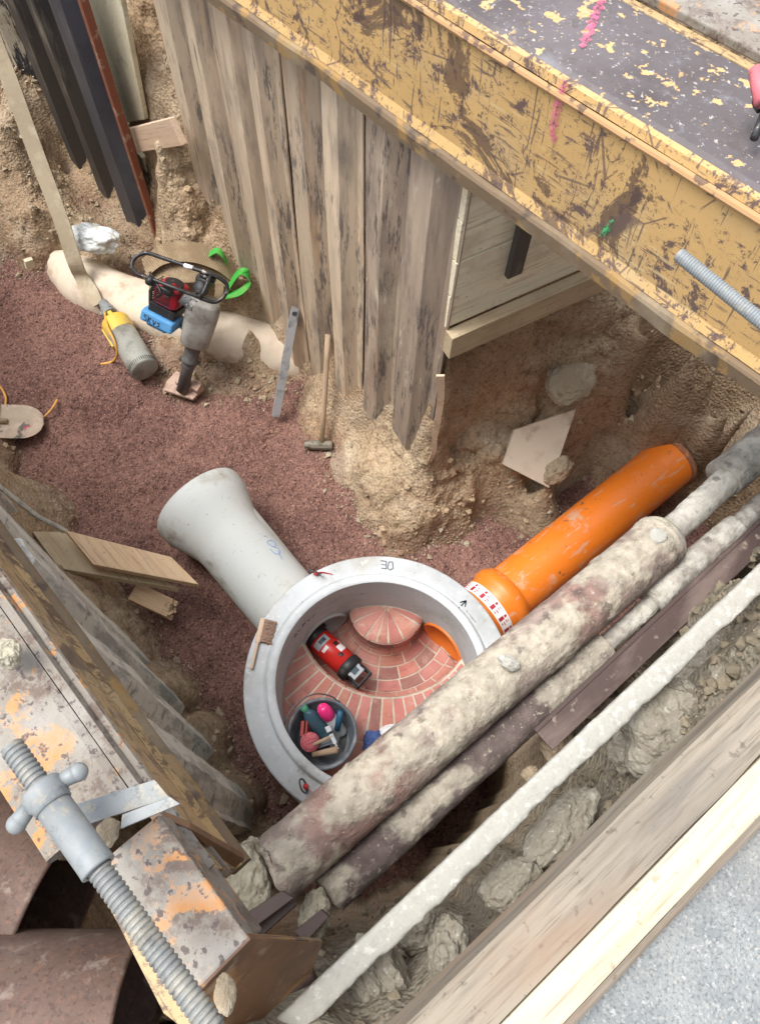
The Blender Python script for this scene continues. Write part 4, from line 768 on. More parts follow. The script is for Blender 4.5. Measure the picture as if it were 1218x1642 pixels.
# steel behind the yellow beam
def slabthing(name, label, cat, pts, z, th, m, bevel=.004, group=None):
    q = [P(a, b, z) if len((a,b)) == 2 else None for a, b in pts]; c = sum(q, Vector())/len(q)
    return tag(MB().add(prism(q, th)).build(name, m, None, Matrix.Translation((c.x, c.y, z-th)), bevel=bevel), label, cat, group)
M2 = YM.copy(); M2.translation = YM @ Vector((0,.50,.02))
t2 = thing('steel_beam', 'second dusty beam behind the big yellow one, at the upper right corner', 'steel beam', M2 @ Vector((0,0,0)), 'yellow steel beams along the trench')
MB().add(box(4.4,.03,.40,(1.2,.0,.25)), M2).build('side_plate', m_yel2, t2, M2, bevel=.004)
MB().add(box(4.4,.30,.03,(1.2,.165,.467)), M2).build('top_plate', m_dusttop, t2, M2, bevel=.006)
for k in (.85,): MB().add(box(.03,.10,.4,(k,-.06,.25)), M2).build('stiffener', m_yel2, t2, M2, bevel=.003)
# clamp and chain at the right edge
cl = thing('beam_clamp', 'pink painted iron clamp with dark chain on the yellow beam, right edge', 'clamp', P(1215,150,3.25))
Mc_ = frame(P(1226,120,3.28), (0.2,0.1,1))
MB().add(sphere(.026,10,(1.1,.8,.9)), Mc_, 0, True).add(sphere(.02,10,(1,1,1)), frame(P(1228,150,3.26),(0,0,1)), 0, True).add(tube([P(1212,112,3.29),P(1222,165,3.27)], .02, 10), None, 0, True).build('clamp_jaw', m_pinkiron, cl, Mc_)
MB().add(tube(cr([P(1214,150,3.24),P(1209,165,3.225),P(1216,178,3.225)],5), .007, 8)).build('bolt', m_blk, cl, Mc_)
MB().add(tube([P(1228,172,3.23),P(1208,222,3.21)], .010, 16), None, 0, True).build('pin', m_blkm, cl, Mc_)

# ================================================================== timber
def board(name, label, a, b, w, t, m, cat='board', up=(0,0,1), group=None, off=0, bev=.003):
    # a,b: ends of the top-centre line; w width across, t thickness, up = face normal
    a, b = Vector(a), Vector(b); d = (b-a); L = d.length; M = frame(a, Vector(up), d)     # z=up, x=d
    mb = MB(); v, f = box(L, w, t, (L/2, 0, -t/2)); mb.add((v, f), M)
    return tag(mb.build(name, m, None, M, bevel=bev), label, cat, group)
# light boards lining the side trench (vertical faces), leaning right away from the last pile
by0 = Vector((1.695, 1.53, 0)); by1 = Vector((2.75, 1.34, 0)); bd_ = (by1-by0).normalized(); bn = Vector((bd_.y, -bd_.x, 0))
for i, (z0, z1, m, off, lb_) in enumerate([(1.55,1.70,m_dirtyboard,.05,'dusty thick timber, lowest of the horizontal boards beside the sheet piles'),(1.71,1.915,m_whiteboard,0,'light timber board just above the dusty lowest one in the side trench'),(1.92,2.12,m_whiteboard,.006,'light timber board third from the bottom, crossed by the short dark steel bar'),(2.125,2.33,m_whiteboard,0,'light timber board just below the top one, in the gap by the last pile'),(2.335,2.56,m_whiteboard,.004,'topmost light timber board tucked under the yellow beam')]):
    a = by0+bn*off+Vector((0,0,(z0+z1)/2)); b = by1+bn*off+Vector((0,0,(z0+z1)/2+(.0)))
    d = b-a; L = d.length; th = .06 if i == 0 else .035; M = frame(a, Vector((0,0,1)), d)
    o = MB().add(box(L, th, z1-z0, (L/2, 0, 0)), M).build('timber_board', m, None, M, bevel=.003)
    tag(o, lb_, 'board', 'horizontal boards lining the side trench')
q = by0+bd_*.20+bn*.045
r0 = ray(822,440); tt = ((by0+bn*.045-Vector((0,0,H))).dot(bn))/r0.dot(bn); a_ = Vector((0,0,H))+r0*tt; Mb_ = frame(a_, (0,0,1), bd_)
tag(MB().add(box(.075,.03,.36,(0,0,.18)), Mb_).build('steel_bar', m_piledark, None, Mb_, bevel=.003), 'short dark steel bar standing upright against the light boards', 'steel bar')
# splinter of steel standing at the foot of the last pile
mb = MB(); q = [Vector((1.66,1.47,1.42)),Vector((1.675,1.455,1.2)),Vector((1.66,1.44,.9)),Vector((1.66,1.43,.72)),Vector((1.66,1.46,.52)),Vector((1.66,1.475,.42))]
mb.add(ribbon(cr(q,4), lambda t: .035*(1-.75*t)+.006, .012, (1,-.9,0))); tag(mb.build('splintered_lath', m_pink, None, Matrix.Translation((1.66,1.45,.42))), 'thin pale splinter of wood upright at the tip of the last sheet pile', 'wood splinter')
# pale boards of the far corner
MB_ = MB().add(prism([PX(128,-30,1.66),PX(188,-30,1.62),PX(232,192,1.62),PX(196,197,1.64)], .03)); tag(MB_.build('upright_board', m_pale, None, Matrix.Translation((1.64,4.3,.9)), bevel=.003), 'pale upright board between the dark pile and the rubble, top left', 'board')
a_, b_ = PX(196,228,1.57), PX(291,207,1.60); M = frame(a_, (-1,0,.0), b_-a_)
tag(MB().add(box((b_-a_).length+.06,.15,.04,((b_-a_).length/2,0,0)), M).build('short_board', m_pink, None, M, bevel=.004), 'short pinkish horizontal board below the pale upright board', 'board')
a_ = PX(230,258,1.62); tag(MB().add(box(.04,.09,.12), Matrix.Translation(a_)).build('wood_block', m_pale, None, Matrix.Translation(a_), bevel=.003), 'small wood block wedged under the short pinkish board', 'wood block')
# rubble fill seen between upright board and beige pile
v, f = sphere(.5, 40, (.16,.62,1.1)); V = np.array(v); d1, d2 = worley(V*11, 4); V = V*(1+.25*(np.clip((d2-d1)*2,0,1)-.5)[:,None]*.35)+.03*fbm(V*6,3,8)[:,None]*np.array([-1,0,0])
rb = MB().add(([tuple(p) for p in V], f), Matrix.Translation((1.84,4.02,1.15)), 0, False).build('rubble_fill', m_yelstone, None, Matrix.Translation((1.84,4.02,.3))); tag(rb, kind='structure')
# planks lying left of the concrete pipe
zt = .62
def pk(name, label, pts, z, th, m, tilt=None, cat='plank', group=None):
    q = [P(a, b, (z[i] if isinstance(z, (list, tuple)) else z)) for i, (a, b) in enumerate(pts)]; c = sum(q, Vector())/len(q)
    d = (q[1]-q[0]); M = frame(c-Vector((0,0,th)), (q[1]-q[0]).cross(q[3]-q[0]) if (q[1]-q[0]).cross(q[3]-q[0]).z>0 else (q[3]-q[0]).cross(q[1]-q[0]), d)
    return tag(MB().add(prism(q, th)).build(name, m, None, M, bevel=.003), label, cat, group)
pk('plank', 'lower sawn plank, greyer, poking out beneath the upper one at left', [(95,911),(52,852),(120,853),(288,944)], [.45,.45,.40,.30], .045, m_dirtyboard, group='sawn planks on the gravel')
pk('plank', 'upper clean sawn plank lying slanted on top of the other plank', [(150,905),(105,850),(275,893),(319,937)], [.50,.52,.42,.40], .045, m_plank, group='sawn planks on the gravel')
# splintered offcut
a_, b_ = P(214,948,.20), P(277,978,.16); d = b_-a_; L = d.length; M = frame(a_, (0,-.12,1), d); nn=7; v=[]; f=[]
mb = MB().add(box(L*.8,.11,.075,(L*.4,0,-.02)), M)
for i in range(7):
    for j in range(4):
        l = L*(.12+.16*RNG.random()); mb.add(box(l,.0148,.0175,(L*.8+l/2-.003,-.0475+i*.0158,-.048+j*.0186)), M)
tag(mb.build('wood_offcut', m_plank, None, M, bevel=.0015), 'short squared timber offcut with a splintered end below the planks', 'wood offcut')
# wooden lath & steel strip at the far left edge above the piles
tag(MB().add(ribbon([P(-20,765,1.0),P(60,828,.7),P(105,852,.5)], .035, .02, (0,0,1))).build('steel_strip', m_pilemud, None, Matrix.Translation(P(40,810,.5))), 'narrow dark steel strip pointing at the plank ends, left edge', 'steel strip')
tag(MB().add(ribbon([P(18,765,.06),P(33,783,.06)], .018, .01, (1,1,0))).build('wood_chip', m_pale, None, Matrix.Translation(P(26,774,.05))), 'tiny pale wood chip on the gravel, left edge', 'wood chip')
# front timber on the street edge: weathered face sloping to the pit, paler top
def front(pts_near, name): pass
z_ = 3.0
A0, A1 = P(700,1597,z_), P(1125,1180,z_); dd = (A1-A0).normalized(); A0 = A0-dd*.5; A1 = A1+dd*.9; la = Vector((dd.y, -dd.x, 0))
L = (A1-A0).length; M = frame(A0, (0,0,1), dd); s_ = -1
nseg = 60; prof = [(-.004,-.13),(0,-.012),(.012,.0),(.085,.012),(.0905,.0135)]; prof2 = [(.094,.016),(.097,.019),(.152,.021),(.156,.019)]; prof3 = [(.158,.014),(.17,.004),(.176,-.004),(.178,-.05),(.09,-.06),(.09,-.13)]
def sweep(pr, amp, close=False, edge=None):
    v=[]; f=[]; k=len(pr)
    for i in range(nseg+1):
        x = L*i/nseg
        for j,(y,z) in enumerate(pr): v.append((x, -(y+amp*vn([[x*8,j*.35,0]],3)[0]), z+amp*vn([[x*6,j*.5,7]],4)[0]))
    for i in range(nseg):
        for j in range(k-1): f.append((i*k+j,(i+1)*k+j,(i+1)*k+j+1,i*k+j+1))
    return v, f
mb = MB(); mb.add(sweep(prof+[(.092,-.01),(.092,-.13)], .002), M, 0, False)
tb = thing('timber_beam', 'large timber beam with weathered inner face and pale top at the street edge', 'timber beam', A0)
mb.build('weathered_half', m_oldwood, tb, M)
MB().add(sweep([(.094,-.01)]+prof2+[(.156,-.01)], .0008), M, 0, False).build('pale_half', m_topwood, tb, M)
MB().add(sweep([(.1575,-.06)]+prof3[:4], .002), M, 0, False).build('outer_edge', m_oldwood, tb, M)
# ================================================================== pipes crossing the pit
m_heap = mat('dry_mortar_crumbs', lin(184,176,154), rough=.95, mul=.8, layers=[dict(c=lin(206,200,180), scale=14, lo=.5, hi=.62, amt=.8), dict(c=lin(132,118,96), scale=11, lo=.55, hi=.66, amt=.8)], bumps=[dict(kind='vor', scale=40, dist=.012, strength=1.), dict(scale=90, dist=.006)])
def clod(name, label, c, rad, m, seed=1, amp=.22, n=26, cat='clay lump', parent=None, rot=0, group=None, fl=.6):
    v, f = sphere(1, n); V = np.array(v); d1, d2 = worley(V*1.7+seed*3.1, seed); e1, e2 = worley(V*4.5+seed, seed+5)
    k = 1+amp*(.45-d1**2)*1.2+amp*.45*(.45-e1**2)+amp*.7*fbm(V*1.4+seed,3,seed)+.035*fbm(V*7,3,seed)
    V = V*k[:,None]; V[:,2] = np.where(V[:,2]<-fl, -fl, V[:,2]); V = V*np.array(rad); M = Matrix.Translation(Vector(c)) @ Matrix.Rotation(rot, 4, 'Z')
    o = MB().add(([tuple(p) for p in V], f), M, 0, False).build(name, m, parent, M); return tag(o, label, cat, group) if parent is None else o
def roughtube(a, b, r, n=110, st=.007, amp=.004, sc=18, seed=0, flat=1, ragged=0, crust=0, cols=None, prog=.5):
    a, b = Vector(a), Vector(b); L = (b-a).length; M = frame(a, b-a, (0,0,1)); m_ = int(L/st)+1
    th = np.linspace(0, 2*np.pi, n, endpoint=False); zz = np.linspace(0, L, m_); T_, Zz = np.meshgrid(th, zz)
    p = np.stack([r*np.cos(T_).ravel(), r*np.sin(T_).ravel(), Zz.ravel()], 1); ct = np.cos(T_).ravel()
    d = amp*fbm(p*sc+seed, 4, seed)
    c_ = np.clip((fbm(p*6+seed, 6, seed+9, .62)*1.0+.9*ct-.62+prog*Zz.ravel()/max(L,.01))*2.6, 0, 1)
    if crust: d = d+crust*c_*(.6+.5*vn(p*60, 3)+.5*vn(p*140, 4))
    rr = r+d; X = rr*np.cos(T_).ravel()*flat; Y = rr*np.sin(T_).ravel(); Zo = Zz.ravel().copy()
    if ragged: Zo = Zo+(Zo < .02)*ragged*vn(np.stack([np.cos(T_).ravel()*2, np.sin(T_).ravel()*2, T_.ravel()*0], 1), 4)
    V = [tuple(q) for q in np.stack([X, Y, Zo], 1)]; F = []
    for i in range(m_-1):
        for k in range(n): F.append((i*n+k, i*n+(k+1)%n, (i+1)*n+(k+1)%n, (i+1)*n+k))
    F += [tuple(range(n-1,-1,-1)), tuple(range((m_-1)*n, m_*n))]
    if cols is not None:
        base, red, cr_ = [np.array(lin(*q)) for q in cols]
        k2 = np.clip(fbm(p*3+seed, 3, seed+30)*1.2+.5-.8*(Zz.ravel()/max(L,.01)), 0, 1)[:,None]*.75; k3 = np.clip(.5+fbm(p*25,3,5),0,1)[:,None]
        cc = base*(1-k2)+red*k2; cc = cc*(.8+.35*k3); cw = c_[:,None]*.92; cc = cc*(1-cw)+cr_*(.85+.25*k3)*cw; roughtube.col = cc
    return (V, F), M
def paintc(o):
    ca = o.data.color_attributes.new('tint','FLOAT_COLOR','POINT'); c = roughtube.col; ca.data.foreach_set('color', np.c_[c, np.ones(len(c))].astype(np.float32).ravel()); return o
m_crust = mat('mud_crusted_pipe', (.5,.5,.5), attr='tint', rough=.92, mul=.82, layers=[dict(c=(.55,.5,.46), scale=30, lo=.5, hi=.64, amt=.6, mode='MULTIPLY', detail=12), dict(c=lin(214,206,186), scale=60, lo=.6, hi=.66, amt=.55, detail=5), dict(c=lin(88,76,72), scale=18, lo=.6, hi=.66, amt=.6, detail=12)], bumps=[dict(scale=24, dist=.012, strength=.8, detail=12), dict(scale=110, dist=.005, strength=.9)])
C1 = ((158,138,130),(152,112,104),(206,198,176)); C2 = ((182,176,166),(166,156,146),(208,204,192)); C3 = ((116,102,98),(104,86,82),(180,172,156))
def vanish_line(p0, p1, z): return P(*p0, z), P(*p1, z)
a, b = vanish_line((436,1397), (1060,866), 1.93)
bp = thing('utility_pipe', 'thick mud-crusted pipe crossing over the manhole, round cap near its upper end', 'pipe', a, 'dusty pipes crossing the pit')
g, M = roughtube(a, b, .101, seed=2, crust=.0045, amp=.0015, prog=.75, ragged=.02, cols=((164,149,138),(152,118,108),(194,185,167))); paintc(MB().add(g, M, 0, True).build('pipe_barrel', m_crust, bp, M))
d = (b-a).normalized(); M = frame(b, d, (0,0,1))
MB().add(lathe([(.102,-.02),(.098,.012),(.084,.032),(.055,.040),(.001,.040)], 48), M, 0, True).build('rounded_end', m_bigpipew, bp, M)
c = b-d*.055; Mt = frame(c+Vector((0.0,0.012,.091)), (-.0,.12,1)); MB().add(lathe([(.001,.014),(.024,.014),(.030,.010),(.031,0),(.034,-.004),(.034,-.02)], 32), Mt, 0, True).build('round_cap', m_duct, bp, Mt)
e = P(1195, 742, 1.90); g, M = roughtube(b+d*.02, e, .052, seed=6, crust=.002, amp=.0015, cols=C2); paintc(MB().add(g, M, 0, True).build('thin_section', m_crust, bp, M))
e2 = P(1300, 655, 1.90); s0 = P(1158, 768, 1.90); g, M = roughtube(s0, e2, .078, seed=8, crust=.002, amp=.002, cols=C2); paintc(MB().add(g, M, 0, True).build('end_sleeve', m_crust, bp, M))
a, b = vanish_line((529,1433), (966,1037), 1.84)
sp = thing('utility_pipe', 'thinner dark mud-crusted pipe running below and beside the thick one', 'pipe', a, 'dusty pipes crossing the pit')
g, M = roughtube(a, b, .062, seed=12, crust=.005, amp=.002, ragged=.015, cols=C3); paintc(MB().add(g, M, 0, True).build('pipe_barrel', m_crust, sp, M))
c1, c2 = P(940,1052,1.84), P(1062,942,1.84); g, M = roughtube(b, P(1050,962,1.84), .034, seed=14, crust=.003, cols=C2); paintc(MB().add(g, M, 0, True).build('thin_section', m_crust, sp, M))
g, M = roughtube(P(1042,962,1.86), P(1178,846,1.86), .055, seed=15, crust=.003, cols=C2); paintc(MB().add(g, M, 0, True).build('pipe_sleeve', m_crust, sp, M))
g, M = roughtube(P(1178,846,1.86), P(1330,716,1.86), .040, seed=17, crust=.003, cols=C2); paintc(MB().add(g, M, 0, True).build('thin_section', m_crust, sp, M))
# dark brown rail (angle section)
a, b = P(858,1172,2.02), P(1290,768,2.02); d = b-a; L = d.length; M = frame(a, (0,0,1), d)
mb = MB().add(box(L, .014, .10, (L/2,.0,-.05)), M).add(box(L,.07,.012,(L/2,-.042,-.008)), M)
tag(mb.build('steel_rail', m_railbr, None, M, bevel=.002), 'dark brown steel angle rail between the pipes and the dusty duct', 'steel rail')
# dust covered duct
a, b = P(448,1658,2.5), P(1260,887,2.5); g, M = roughtube(a, b, .0285, n=40, st=.006, seed=21, amp=.0006, sc=40, crust=.0012)
dv = np.array(g[0]); rr_ = np.hypot(dv[:,0],dv[:,1])+1e-9; dv[:,0] = .026*np.sign(dv[:,0])*np.abs(dv[:,0]/rr_)**.45*(rr_/.0285); dv[:,1] = .029*np.sign(dv[:,1])*np.abs(dv[:,1]/rr_)**.45*(rr_/.0285); low = np.clip(-(dv[:,1])*40, 0, 1)
side = -1 if (M @ Vector((0,-1,0))-M.translation).y < 0 else 1
yy = dv[:,1]*(-side); k = np.clip((-yy)/.031, 0, 1)
dv[:,1] += -(-side)*k*(.001+.004*vn(np.stack([dv[:,2]*9, 0*yy, 0*yy],1), 7)+.003*vn(np.stack([dv[:,2]*50, 0*yy, 0*yy],1), 8))
MBo = MB().add(([tuple(q) for q in dv], g[1]), M, 0, True).build('cable_duct', m_duct, None, M); tag(MBo, 'long light grey dust-covered cable duct crossing the lower right corner', 'duct')

# ================================================================== clay lumps
for i,(px,py,z,rad,m,lb,rt,sd) in enumerate([
 (1062,1165,2.36,(.135,.105,.11),m_clay,'large pale clay lump between the duct and the timber beam',.8,3),
 (1175,1120,2.42,(.13,.06,.06),m_clay,'grey clay lump at the right edge against the timber beam',.7,5),
 (893,1186,1.72,(.07,.055,.07),m_clod,'tan clay lump under the lower end of the brown rail',.5,7),
 (850,1241,1.75,(.028,.026,.03),m_clod,'small tan clay lump just above the duct over the dark hole',.1,9),
 (815,1062,2.055,(.022,.036,.02),m_duct,'angular whitish stone resting on top of the thick pipe',.4,11),
 (720,1533,2.42,(.085,.05,.06),m_clay,'pale broken clay lump beside the timber beam, bottom centre',.9,17),
 (608,1572,2.30,(.062,.10,.10),m_clay,'smooth grey clay slab standing below the duct, bottom centre',-.3,19),
 (172,1336,3.0,(.026,.018,.022),m_clod,'crumbly earth lump on the flat galvanised bracket',.5,21),
 (362,1592,2.98,(.017,.030,.016),m_clod,'small earth lump on the brown end plate, bottom left',-.5,23),
 (388,1440,2.0,(.14,.075,.06),m_heap,'crumbled dry mortar heap on the left end of the thick pipe',.75,25),
 (505,1468,1.9,(.075,.045,.035),m_heap,'crumbled earth heap at the left end of the thinner pipe',.8,27),
 (12,1048,2.93,(.028,.03,.025),m_heap,'rounded muddy knob on top of the left beam, left edge',0,29),
 (915,608,.90,(.17,.12,.05),m_clod,'jutting clay clod high on the bank below the light boards',.3,31),
 (893,752,.44,(.10,.07,.08),m_clod,'clay clod just right of the leaning grey slab',.2,33),
 (1010,1200,2.25,(.07,.055,.06),m_clay,'rounded grey clay lump left of the large pale one',.3,35),
 (900,1330,2.30,(.12,.06,.05),m_clay,'long smooth grey clay lump halfway along the timber beam',.1,37),
 (820,1420,2.30,(.08,.05,.05),m_clay,'grey clay lump between two hollows below the duct, mid timber beam',-.1,39),
 (1130,1060,2.25,(.09,.06,.06),m_clay,'grey clay lump just under the duct near the right edge',.0,43),
 (670,1490,2.2,(.06,.05,.06),m_clay,'small grey clay lump touching the duct, bottom centre',.2,45),
 (1165,1300,2.2,(.1,.05,.05),m_clay,'x',0,35)]):
    if lb == 'x': continue
    clod('clay_lump' if 'lump' in lb or 'clod' in lb else ('stone' if 'stone' in lb else 'earth_heap') if 'knob' not in lb else 'muddy_knob', lb, P(px,py,z), rad, m, sd, rot=rt, n=34 if rad[0]>.05 else 20, cat='stone' if 'stone' in lb else ('knob' if 'knob' in lb else ('earth heap' if 'heap' in lb else 'clay lump')), amp=.2)
# loose clay fragments below the duct: a heap nobody could count
n = 1500; xs = RNG.uniform(-.2,1.0,n); ys = -.16-.12*RNG.random(n)+.0*xs
# leaning slab shard and buried concrete
q = [P(806,745,.50), P(880,783,.38), P(924,655,.70)]; q.append(q[0]+(q[2]-q[1])*.42)
M = frame(q[1], (q[0]-q[1]).cross(q[2]-q[1]) if (q[0]-q[1]).cross(q[2]-q[1]).z>0 else (q[2]-q[1]).cross(q[0]-q[1]), q[2]-q[1])
tag(MB().add(prism([q[0],q[1],q[2],q[3]], .03)).build('concrete_slab', m_beige, None, M, bevel=.004), 'flat beige concrete slab stuck slanting in the clay bank beside the trench', 'concrete slab')
a, b = P(60,400,-.10), P(505,592,.0); a = P(70,405,-.22); b = P(515,598,-.22); pm = [a, P(150,462,-.05), P(250,505,-.01), P(330,530,.03), P(430,562,.03), b]
v, f = tube(cr(pm, 10), lambda t: .20-.02*t, 36); V = np.array(v); V = V+.02*np.stack([fbm(V*3,3,5),fbm(V*3,3,6),.8*fbm(V*3,3,7)],1)
tag(MB().add(([tuple(q) for q in V], f), None, 0, True).build('buried_pipe', m_beige, None, Matrix.Translation((b.x,b.y,0))), 'half-buried pale concrete pipe running below the sheet piles behind the tools', 'concrete pipe')
tag(MB().add(box(.06,.035,.07), frame(P(47,422,.18), (.2,0,1))).build('wood_block', m_pale, None, Matrix.Translation(P(47,422,.15)), bevel=.003), 'tiny pale wood block at the left end of the buried pipe', 'wood block')

# ================================================================== threaded rods
def thread(L, r, pitch, dep, n=28, lead=0):
    prof = [(.001,0),(r-dep,0)]; z = .004
    while z < L-pitch:
        prof += [(r-dep,z),(r-.1*dep,z+pitch*.25),(r,z+pitch*.45),(r-.1*dep,z+pitch*.65),(r-dep,z+pitch*.9)]; z += pitch
    prof += [(r-dep,L),(.001,L)]; v, f = lathe(prof, n)
    out = []                                  # shear the rings into a helix
    for x, y, zz in v:
        a = math.atan2(y, x)/(2*math.pi); out.append((x, y, zz+(a*pitch*.9 if .004 <= zz < L-pitch else 0)))
    return out, f
a = P(18,1196,3.12); b = P(345,1655,3.12); d = b-a; L = d.length; M = frame(a, d, (0,0,1))
ts = thing('threaded_spindle', 'thick galvanised threaded spindle with sleeve and wing nut, lower left corner', 'spindle', (a.x,a.y,3.12), 'threaded rods')
MB().add(thread(L, .0205, .0100, .0028, 40), M, 0, False).build('threaded_rod', m_galvdull, ts, M)
l0 = (P(88,1296,3.12)-a).length; l1 = (P(158,1394,3.12)-a).length
MB().add(lathe([(.022,l0-.01),(.029,l0-.01),(.029,l1-.01),(.0295,l1-.004),(.0295,l1),(.022,l1)], 48), M, 0, True).build('sleeve', m_galv, ts, M)
ln = (P(74,1277,3.12)-a).length
mb = MB().add(lathe([(.023,ln-.020),(.034,ln-.019),(.0375,ln-.012),(.036,ln+.008),(.032,ln+.014),(.032,ln+.022),(.023,ln+.022)], 40), M, 0, True)
for s_ in (-1,1):
    w0 = M @ Vector((-.0, s_*.030, ln-.004)); w1 = M @ Vector((.0, s_*.060, ln+.004)); mb.add(tube([w0, w0*.5+w1*.5, w1], lambda t: .013+.003*t, 16), None, 0, True); mb.add(sphere(.0165, 10), Matrix.Translation(w1), 0, True)
mb.build('wing_nut', m_galv, ts, M)
a = P(1087,408,3.2); b = P(1345,617,3.2); d = b-a; L = d.length; M = frame(a, d, (0,0,1))
tag(MB().add(thread(L, .0165, .0066, .0015, 32), M, 0, False).build('threaded_rod', m_galv, None, M), 'short clean light threaded rod in front of the yellow beam, right edge', 'threaded rod', 'threaded rods')
slabthing('flat_bracket', 'flat galvanised steel bracket wedged under the spindle on the left beam', 'bracket', [(110,1293),(248,1250),(272,1279),(134,1324)], 3.0, .008, m_galv, .001)
slabthing('flat_bracket', 'short galvanised strip lying over the outer end of the flat bracket', 'bracket', [(196,1306),(272,1277),(289,1289),(193,1329)], 3.014, .008, m_galv, .001)
# box beam end and plates
bb = thing('strut_end', 'dusty orange-spotted box beam end with brown end plate, bottom left', 'steel beam', P(280,1460,2.7))
q = [(255,1305),(400,1505),(316,1588),(150,1392)]; q = [P(x_,y_,2.95) for x_,y_ in q]; Mq = frame(q[0], (0,0,1), q[1]-q[0])
MB().add(prism(q, .22)).build('box_section', m_dusttop, bb, Mq, bevel=.006)
q = [P(146,1398,2.93),P(160,1388,2.93),P(322,1592,2.93),P(306,1660,2.93),P(262,1625,2.93)]; MB().add(prism(q, .03)).build('side_lip', m_yel2, bb, Mq, bevel=.003)
q = [P(318,1592,2.95),P(402,1506,2.95),P(517,1513,2.62),P(500,1560,2.5),P(372,1680,2.58)]; MB().add(prism(q, .014)).build('end_plate', m_brownpl, bb, Mq, bevel=.002)
q = [P(404,1502,2.935),P(400,1508,2.935),P(515,1517,2.615),P(517,1509,2.62)]; MB().add(prism(q, .012)).build('plate_edge', m_lip, bb, Mq)
bk = thing('brace_bracket', 'brown steel brace plates between the left beam and the box beam end', 'bracket', P(330,1370,2.5))
q = [P(262,1312,2.86),P(305,1330,2.84),P(392,1378,2.5),P(372,1398,2.5),P(300,1360,2.7)]; MB().add(prism(q, .015)).build('brace_plate', m_brownpl, bk, frame(q[0],(0,0,1),q[3]-q[0]), bevel=.002)
q = [P(298,1362,2.72),P(325,1340,2.72),P(372,1400,2.66),P(352,1412,2.66)]; MB().add(prism(q, .015)).build('brace_plate', m_dusttop, bk, frame(q[0],(0,0,1),q[3]-q[0]), bevel=.002)
q = [P(318,1392,2.6),P(362,1402,2.6),P(345,1424,2.45),P(325,1412,2.45)]; MB().add(prism(q, .015)).build('brace_plate', m_lip, bk, frame(q[0],(0,0,1),q[1]-q[0]), bevel=.002)
# channels carrying the pipe ends
for pts, z, lb in (([(372,1478),(452,1428),(472,1440),(392,1500)],2.1,'brown steel channel under the left end of the thick pipe'),([(395,1500),(462,1442),(475,1452),(408,1512)],2.04,'narrow brown steel bar alongside the channel, left end of the thick pipe'),([(470,1494),(515,1458),(528,1470),(490,1512)],2.0,'brown steel bar end below the thinner pipe')):
    slabthing('steel_channel', lb, 'steel channel', pts, z, .05, m_railbr, .003)
a, b = P(455,1592,2.3), P(500,1555,2.3); g, M = roughtube(a, b, .035, seed=31); tag(MB().add(g, M, 0, True).build('pipe_stub', m_railbr, None, M), 'short dark pipe stub below the brown end plate, bottom centre', 'pipe stub')
# rusty tubes, bottom left
dx = Vector((.777,-.629,0))
for i,(px,py,z,r,lb) in enumerate([(214,1668,2.62,.20,'big brown rusted tube filling the bottom left corner'),(96,1455,2.46,.22,'big brown rusted tube behind the other, under the threaded spindle')]):
    e = P(px, py, z)
    if i == 1: dd = Vector((.55,-.83,0)).normalized()
    else: dd = dx
    M = frame(e, -dd, (0,0,1)); tag(MB().add(lathe([(r-.014,.0),(r-.012,-.003),(r-.003,-.004),(r,.003),(r,1.8)], 96), M, 0, True).add(lathe([(r-.014,0),(r-.014,1.8)], 96), M, 0, True).build('rusted_tube', m_rust, None, M), lb, 'steel tube', 'rusted steel tubes')
# ================================================================== tools and small things
# ---- rammer
F0 = P(292,626,.05); T0 = P(338,448,.80); axr = (T0-F0).normalized(); MR = frame(F0, axr, Vector((1,-.6,0)))
rm = thing('trench_rammer', 'trench rammer with red engine, blue filter box and black loop handle', 'rammer', F0)
q = [(266,612,.035),(283,594,.035),(322,612,.035),(327,622,.04),(309,640,.035),(262,625,.03)]; q = [P(*t) for t in q]; Mq = frame(q[0], (0,0,1), q[4]-q[5])
mb = MB().add(prism(q, .025)); mb.add(prism([P(283,600,.07),P(300,596,.07),P(318,612,.07),P(305,625,.07),P(280,612,.07)], .045))
mb.add(prism([P(310,610,.085),P(324,615,.085),P(316,627,.085),P(304,620,.085)], .05)); mb.build('rammer_shoe', mat('dusty_rammer_shoe', lin(176,150,134), rough=.85, layers=[dict(c=lin(140,112,100), scale=14, lo=.5, hi=.62, amt=.8)], bumps=[dict(scale=40, dist=.004)]), rm, Mq, bevel=.006)
Lr = (T0-F0).length
MB().add(lathe([(.001,.0),(.040,.0),(.040,.19),(.046,.20),(.046,.22),(.044,.23),(.047,.36),(.001,.36)], 32), MR, 0, True).build('piston_tube', m_darkmet, rm, MR)
MB().add(lathe([(.048,.24),(.056,.245),(.056,.262),(.05,.27),(.052,.37),(.058,.38),(.064,.385),(.064,.40),(.001,.40)], 32), MR, 0, True).add(box(.03,.02,.02,(.055,0,.25)), MR).add(box(.03,.02,.02,(-.055,0,.25)), MR).build('bellows_clamp', m_darkmet, rm, MR)
mb = MB(); n=32; v=[]; f=[]; secs=[(.385,.075,.070),(.40,.092,.080),(.52,.100,.085),(.64,.105,.09),(.70,.10,.088),(.72,.085,.075)]
for z,a_,b_ in secs:
    for i in range(n):
        t=2*math.pi*i/n; c_,s_=math.cos(t),math.sin(t); v.append((a_*math.copysign(abs(c_)**.6,c_), b_*math.copysign(abs(s_)**.6,s_), z))
for j in range(len(secs)-1):
    for i in range(n): f.append((j*n+i, j*n+(i+1)%n, (j+1)*n+(i+1)%n, (j+1)*n+i))
f += [tuple(range(n-1,-1,-1)), tuple(range((len(secs)-1)*n, len(secs)*n))]
mb.add((v,f), MR, 0, True).build('crankcase', m_castal, rm, MR)
